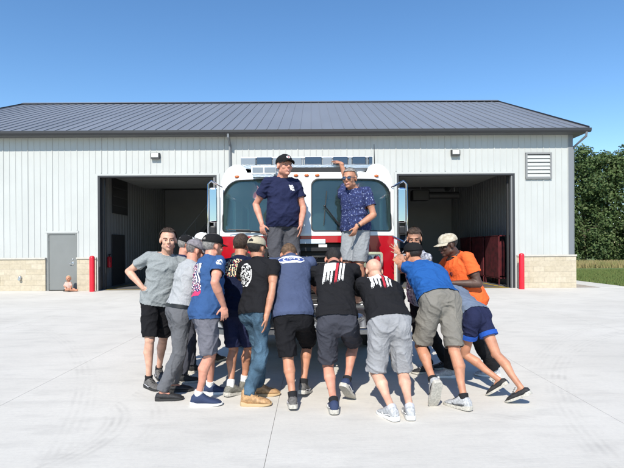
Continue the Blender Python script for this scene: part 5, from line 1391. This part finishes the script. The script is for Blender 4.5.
# P14 ----------------------------------------------- on the bumper, navy T-shirt
DK = .852
p14 = person(dict(h=1.86, skin=M['skin_pink'], ground=DK, pel=(283, 226, 5.84), neck=(282.5, 178.5, 5.84), head=(285, 166, 5.78), hipaz=15, shaz=26, face=(30, 2), fat=1.0, belly=.045, bow=.0, shw=.92,
    feet=(dict(at=(277, 300, 5.80), az=5), dict(at=(291, 300, 5.80), az=30)),
    arms=(dict(wr=(262, 224, 5.72), pole=V((-.7, .6, 0)), hd=V((.1, -.1, -1)), pn=V((.5, 1, 0)), th=1, curl=38), dict(wr=(301, 224, 5.70), pole=V((.5, 1, 0)), hd=V((-.02, -.1, -1)), pn=V((-1, .2, 0)), th=-1, curl=25)),
    smile=.006, hair=(M['hair_grey'], .08, -.045, .003, .02), browm=M['hair_grey'], cap=dict(m=[M['cap_black']], tilt=3, patch=[(.026, .020, 0, .0), (.014, .011, 1, .003)], patchm=[M['print_white'], M['print_red']]),
    shirtm=M['navy_jersey'], legm=M['mid_grey_shorts'], short=.95, hem=-.03, sleeve=.60, shoem=black_run, sock=M['black_sock'], seed=15,
    label='older man in navy T-shirt and black cap standing on the bumper'))
c, ux, uy, n_ = back_frame(p14, .78, 1, -.075)
decal(p14.shirt, 'chest_print', c, -ux, uy, n_, .07, .09, lambda u, v: 0 if (abs(u + v * .25) < .026 and abs(v) < .036 and nz_(u, v, 70, 2) > -.22) else -1, [M['print_white']])
# P15 ----------------------------------------------- on the bumper, patterned shirt, arm up
def pattern():
    m = bpy.data.materials.new('speckled_navy'); m.use_nodes = True; nt = m.node_tree; b = nt.nodes['Principled BSDF']; b.inputs['Roughness'].default_value = .85
    tc = nt.nodes.new('ShaderNodeTexCoord'); n = nt.nodes.new('ShaderNodeTexNoise'); n.inputs['Scale'].default_value = 52; n.inputs['Detail'].default_value = 3; nt.links.new(tc.outputs['Object'], n.inputs[0])
    r = nt.nodes.new('ShaderNodeValToRGB'); r.color_ramp.interpolation = 'CONSTANT'; e = r.color_ramp.elements; e[0].color = (.012, .02, .085, 1); e[1].position = .57; e[1].color = (.035, .06, .19, 1); x = e.new(.645); x.color = (.30, .33, .42, 1)
    nt.links.new(n.outputs[0], r.inputs[0]); nt.links.new(r.outputs[0], b.inputs['Base Color']); return m
p15 = person(dict(h=1.72, skin=M['skin_tan'], ground=DK, pel=(355.5, 231, 5.86), neck=(354, 189.5, 5.86), head=(350.2, 178.8, 5.80), hipaz=-38, shaz=-42, face=(-27, -3), fat=1.02, belly=.02, tilt=0,
    feet=(dict(at=(350, 300, 5.86), az=-40), dict(at=(361, 300, 5.84), az=-25)),
    arms=(dict(wr=(341.5, 163.5, 6.20), pole=V((.3, .6, .3)), hd=V((-.5, .4, .35)), pn=V((0, .2, -1)), th=1, curl=30), dict(wr=(356.5, 227, 5.62), pole=V((1, .1, -.2)), hd=V((-.35, 0, -1)), pn=V((-.6, .8, 0)), th=-1, curl=42)),
    hair=(M['hair_grey'], .075, -.045, .007, .04), browm=M['hair_grey'], shades=True, watch=1, shirtm=pattern(), legm=M['pale_grey_shorts'], short=.95, hem=-.02, sleeve=.62, shoem=black_run, sock=M['black_sock'], seed=16, smile=.004,
    label='grey haired man in speckled navy shirt and sunglasses on the bumper, arm raised'))
# toddler sitting by the entry door
def toddler():
    px, py, Y = 68.5, 290.3, 17.15; o = W(px, py, Y); o.z = 0; mb = MB(); s = lambda x, y, z: o + V((x, y, z))
    mb.loft([(s(-.02, 0, .02), V((1, 0, 0)), V((0, 1, 0)), .11, .10), (s(-.02, 0, .10), V((1, 0, 0)), V((0, 1, 0)), .12, .10), (s(-.02, 0, .24), V((1, 0, 0)), V((0, 1, 0)), .095, .075), (s(-.02, 0, .34), V((1, 0, 0)), V((0, 1, 0)), .06, .05)], 18)
    mb.ell(s(0, -.01, .47), (.088, .098, .105)); mb.ell(s(.02, -.055, .43), (.05, .045, .045)); mb.rcone(s(0, 0, .3), s(0, 0, .42), .04, .04)
    for q in (-1, 1):
        mb.rcone(s(.06 * q, -.04, .075), s(.17 + .06 * q, -.16 - .06 * q * -1, .085), .062, .048); mb.rcone(s(.17 + .06 * q, -.16 + .06 * q, .085), s(.30 + .05 * q, -.14, .045), .045, .032); mb.ell(s(.33 + .05 * q, -.14, .06), (.03, .025, .05))
        mb.rcone(s(-.02 + .09 * q, 0, .31), s(.0 + .13 * q, -.05, .2), .034, .03); mb.rcone(s(.0 + .13 * q, -.05, .2), s(.06 + .09 * q, -.13, .16), .03, .022); mb.ell(s(.07 + .09 * q, -.15, .155), (.028, .028, .02))
        for f_ in range(4): mb.rcone(s(.055 + .09 * q + f_ * .012, -.165, .155), s(.055 + .09 * q + f_ * .014, -.195, .148), .0075, .007, 8)
        mb.rcone(s(.06 + .09 * q, -.14, .165), s(.045 + .09 * q, -.165, .175), .008, .007, 8)
        mb.ell(s(.09 * q, .0, .46), (.014, .02, .026))
    mb.ell(s(.012, -.108, .455), (.013, .012, .011))
    me = remesh(mb, .007, 3); me.materials.append(M['skin_tan']); b = bpy.data.objects.new('person', me); C.objects.link(b); me.transform(Matrix.Translation(-o)); b.location = o
    fm = MB()
    for q in (-1, 1): fm.ell(s(.01 + .033 * q, -.099, .475), (.012, .006, .009), None, 8, 6)
    fm.ell(s(.016, -.101, .425), (.018, .006, .006)); fo = fm.build('eyes', M['eye_dark'], b, smooth=True)
    tag(b, 'small child sitting on the ground in front of the grey entry door', 'child')
    sm_ = MB(); sm_.loft([(s(-.02, 0, .09), V((1, 0, 0)), V((0, 1, 0)), .132, .112), (s(-.02, 0, .24), V((1, 0, 0)), V((0, 1, 0)), .112, .09), (s(-.02, 0, .335), V((1, 0, 0)), V((0, 1, 0)), .07, .058)], 18)
    for q in (-1, 1): sm_.rcone(s(-.02 + .07 * q, 0, .31), s(-.005 + .12 * q, -.04, .225), .045, .043)
    mk('baby_cloth', (.50, .36, .31), .9, bump=.3); sh = clothobj('shirt', remesh(sm_, .008, 2), M['baby_cloth'], b)
    hm = MB(); hm.ell(s(-.004, .006, .487), (.091, .098, .098)); hm = remesh(hm, .008, 1); cut(hm, [(s(0, -.052, .487), V((0, -1, -.35)).normalized(), .3), (s(0, 0, .44), V((0, 0, -1)), .3)]); mk('hair_blond', (.50, .38, .24), .6, bump=.5, bscale=150); clothobj('hair', hm, M['hair_blond'], b)
toddler()

ds_ = MB(); ds_.rings([[(-9.02 + x, y, z) for x, y, z in r] for r in ([(-.05, 17.10, 0), (.05, 17.10, 0), (.05, 17.28, 0), (-.05, 17.28, 0)], [(-.045, 17.13, .07), (.045, 17.13, .07), (.045, 17.27, .15), (-.045, 17.27, .15)])])
tag(ds_.build('door_stop', M['rubber'], bevel=.01, loc=(-8.97, 17.2, 0)), 'small dark rubber door stop lying by the seated child', 'door stop')
# ------------------------------------------------------------------ camera, light
cam = bpy.data.objects.new('camera', bpy.data.cameras.new('camera')); C.objects.link(cam); sc.camera = cam
cam.location = (0, 0, H); cam.rotation_mode = 'XYZ'
cam.matrix_world = Matrix.Translation((0, 0, H)) @ Matrix.Rotation(R(90), 4, 'X') @ Matrix.Rotation(-ROLL, 4, 'Z')
cam.data.sensor_width = 36; cam.data.lens = 36 * F / 624; cam.data.shift_y = 14 / 624; cam.data.clip_end = 4000
AZ, EL = R(14), R(44)
sun = bpy.data.objects.new('sun', bpy.data.lights.new('sun', 'SUN')); C.objects.link(sun)
d = V((math.sin(AZ) * math.cos(EL), math.cos(AZ) * math.cos(EL), -math.sin(EL)))
sun.rotation_euler = d.to_track_quat('-Z', 'Y').to_euler(); sun.data.energy = 4.1; sun.data.angle = R(.53); sun.data.color = (1, .94, .84); sun.location = (-10, -30, 30)
w = bpy.data.worlds.new('World'); sc.world = w; w.use_nodes = True; nt = w.node_tree
bg = nt.nodes['Background']; sk = nt.nodes.new('ShaderNodeTexSky'); sk.sky_type = 'NISHITA'; sk.sun_disc = False
sk.sun_elevation = EL; sk.sun_rotation = math.pi + AZ; sk.altitude = 0; sk.air_density = 1.0; sk.dust_density = 0.0; sk.ozone_density = 3.0
hs = nt.nodes.new('ShaderNodeHueSaturation'); hs.inputs['Saturation'].default_value = 1.17
nt.links.new(sk.outputs[0], hs.inputs['Color']); nt.links.new(hs.outputs[0], bg.inputs[0]); bg.inputs[1].default_value = .125
vs = sc.view_settings; vs.view_transform = 'Standard'; vs.look = 'None'; vs.exposure = .58; vs.gamma = 1; vs.use_curve_mapping = False
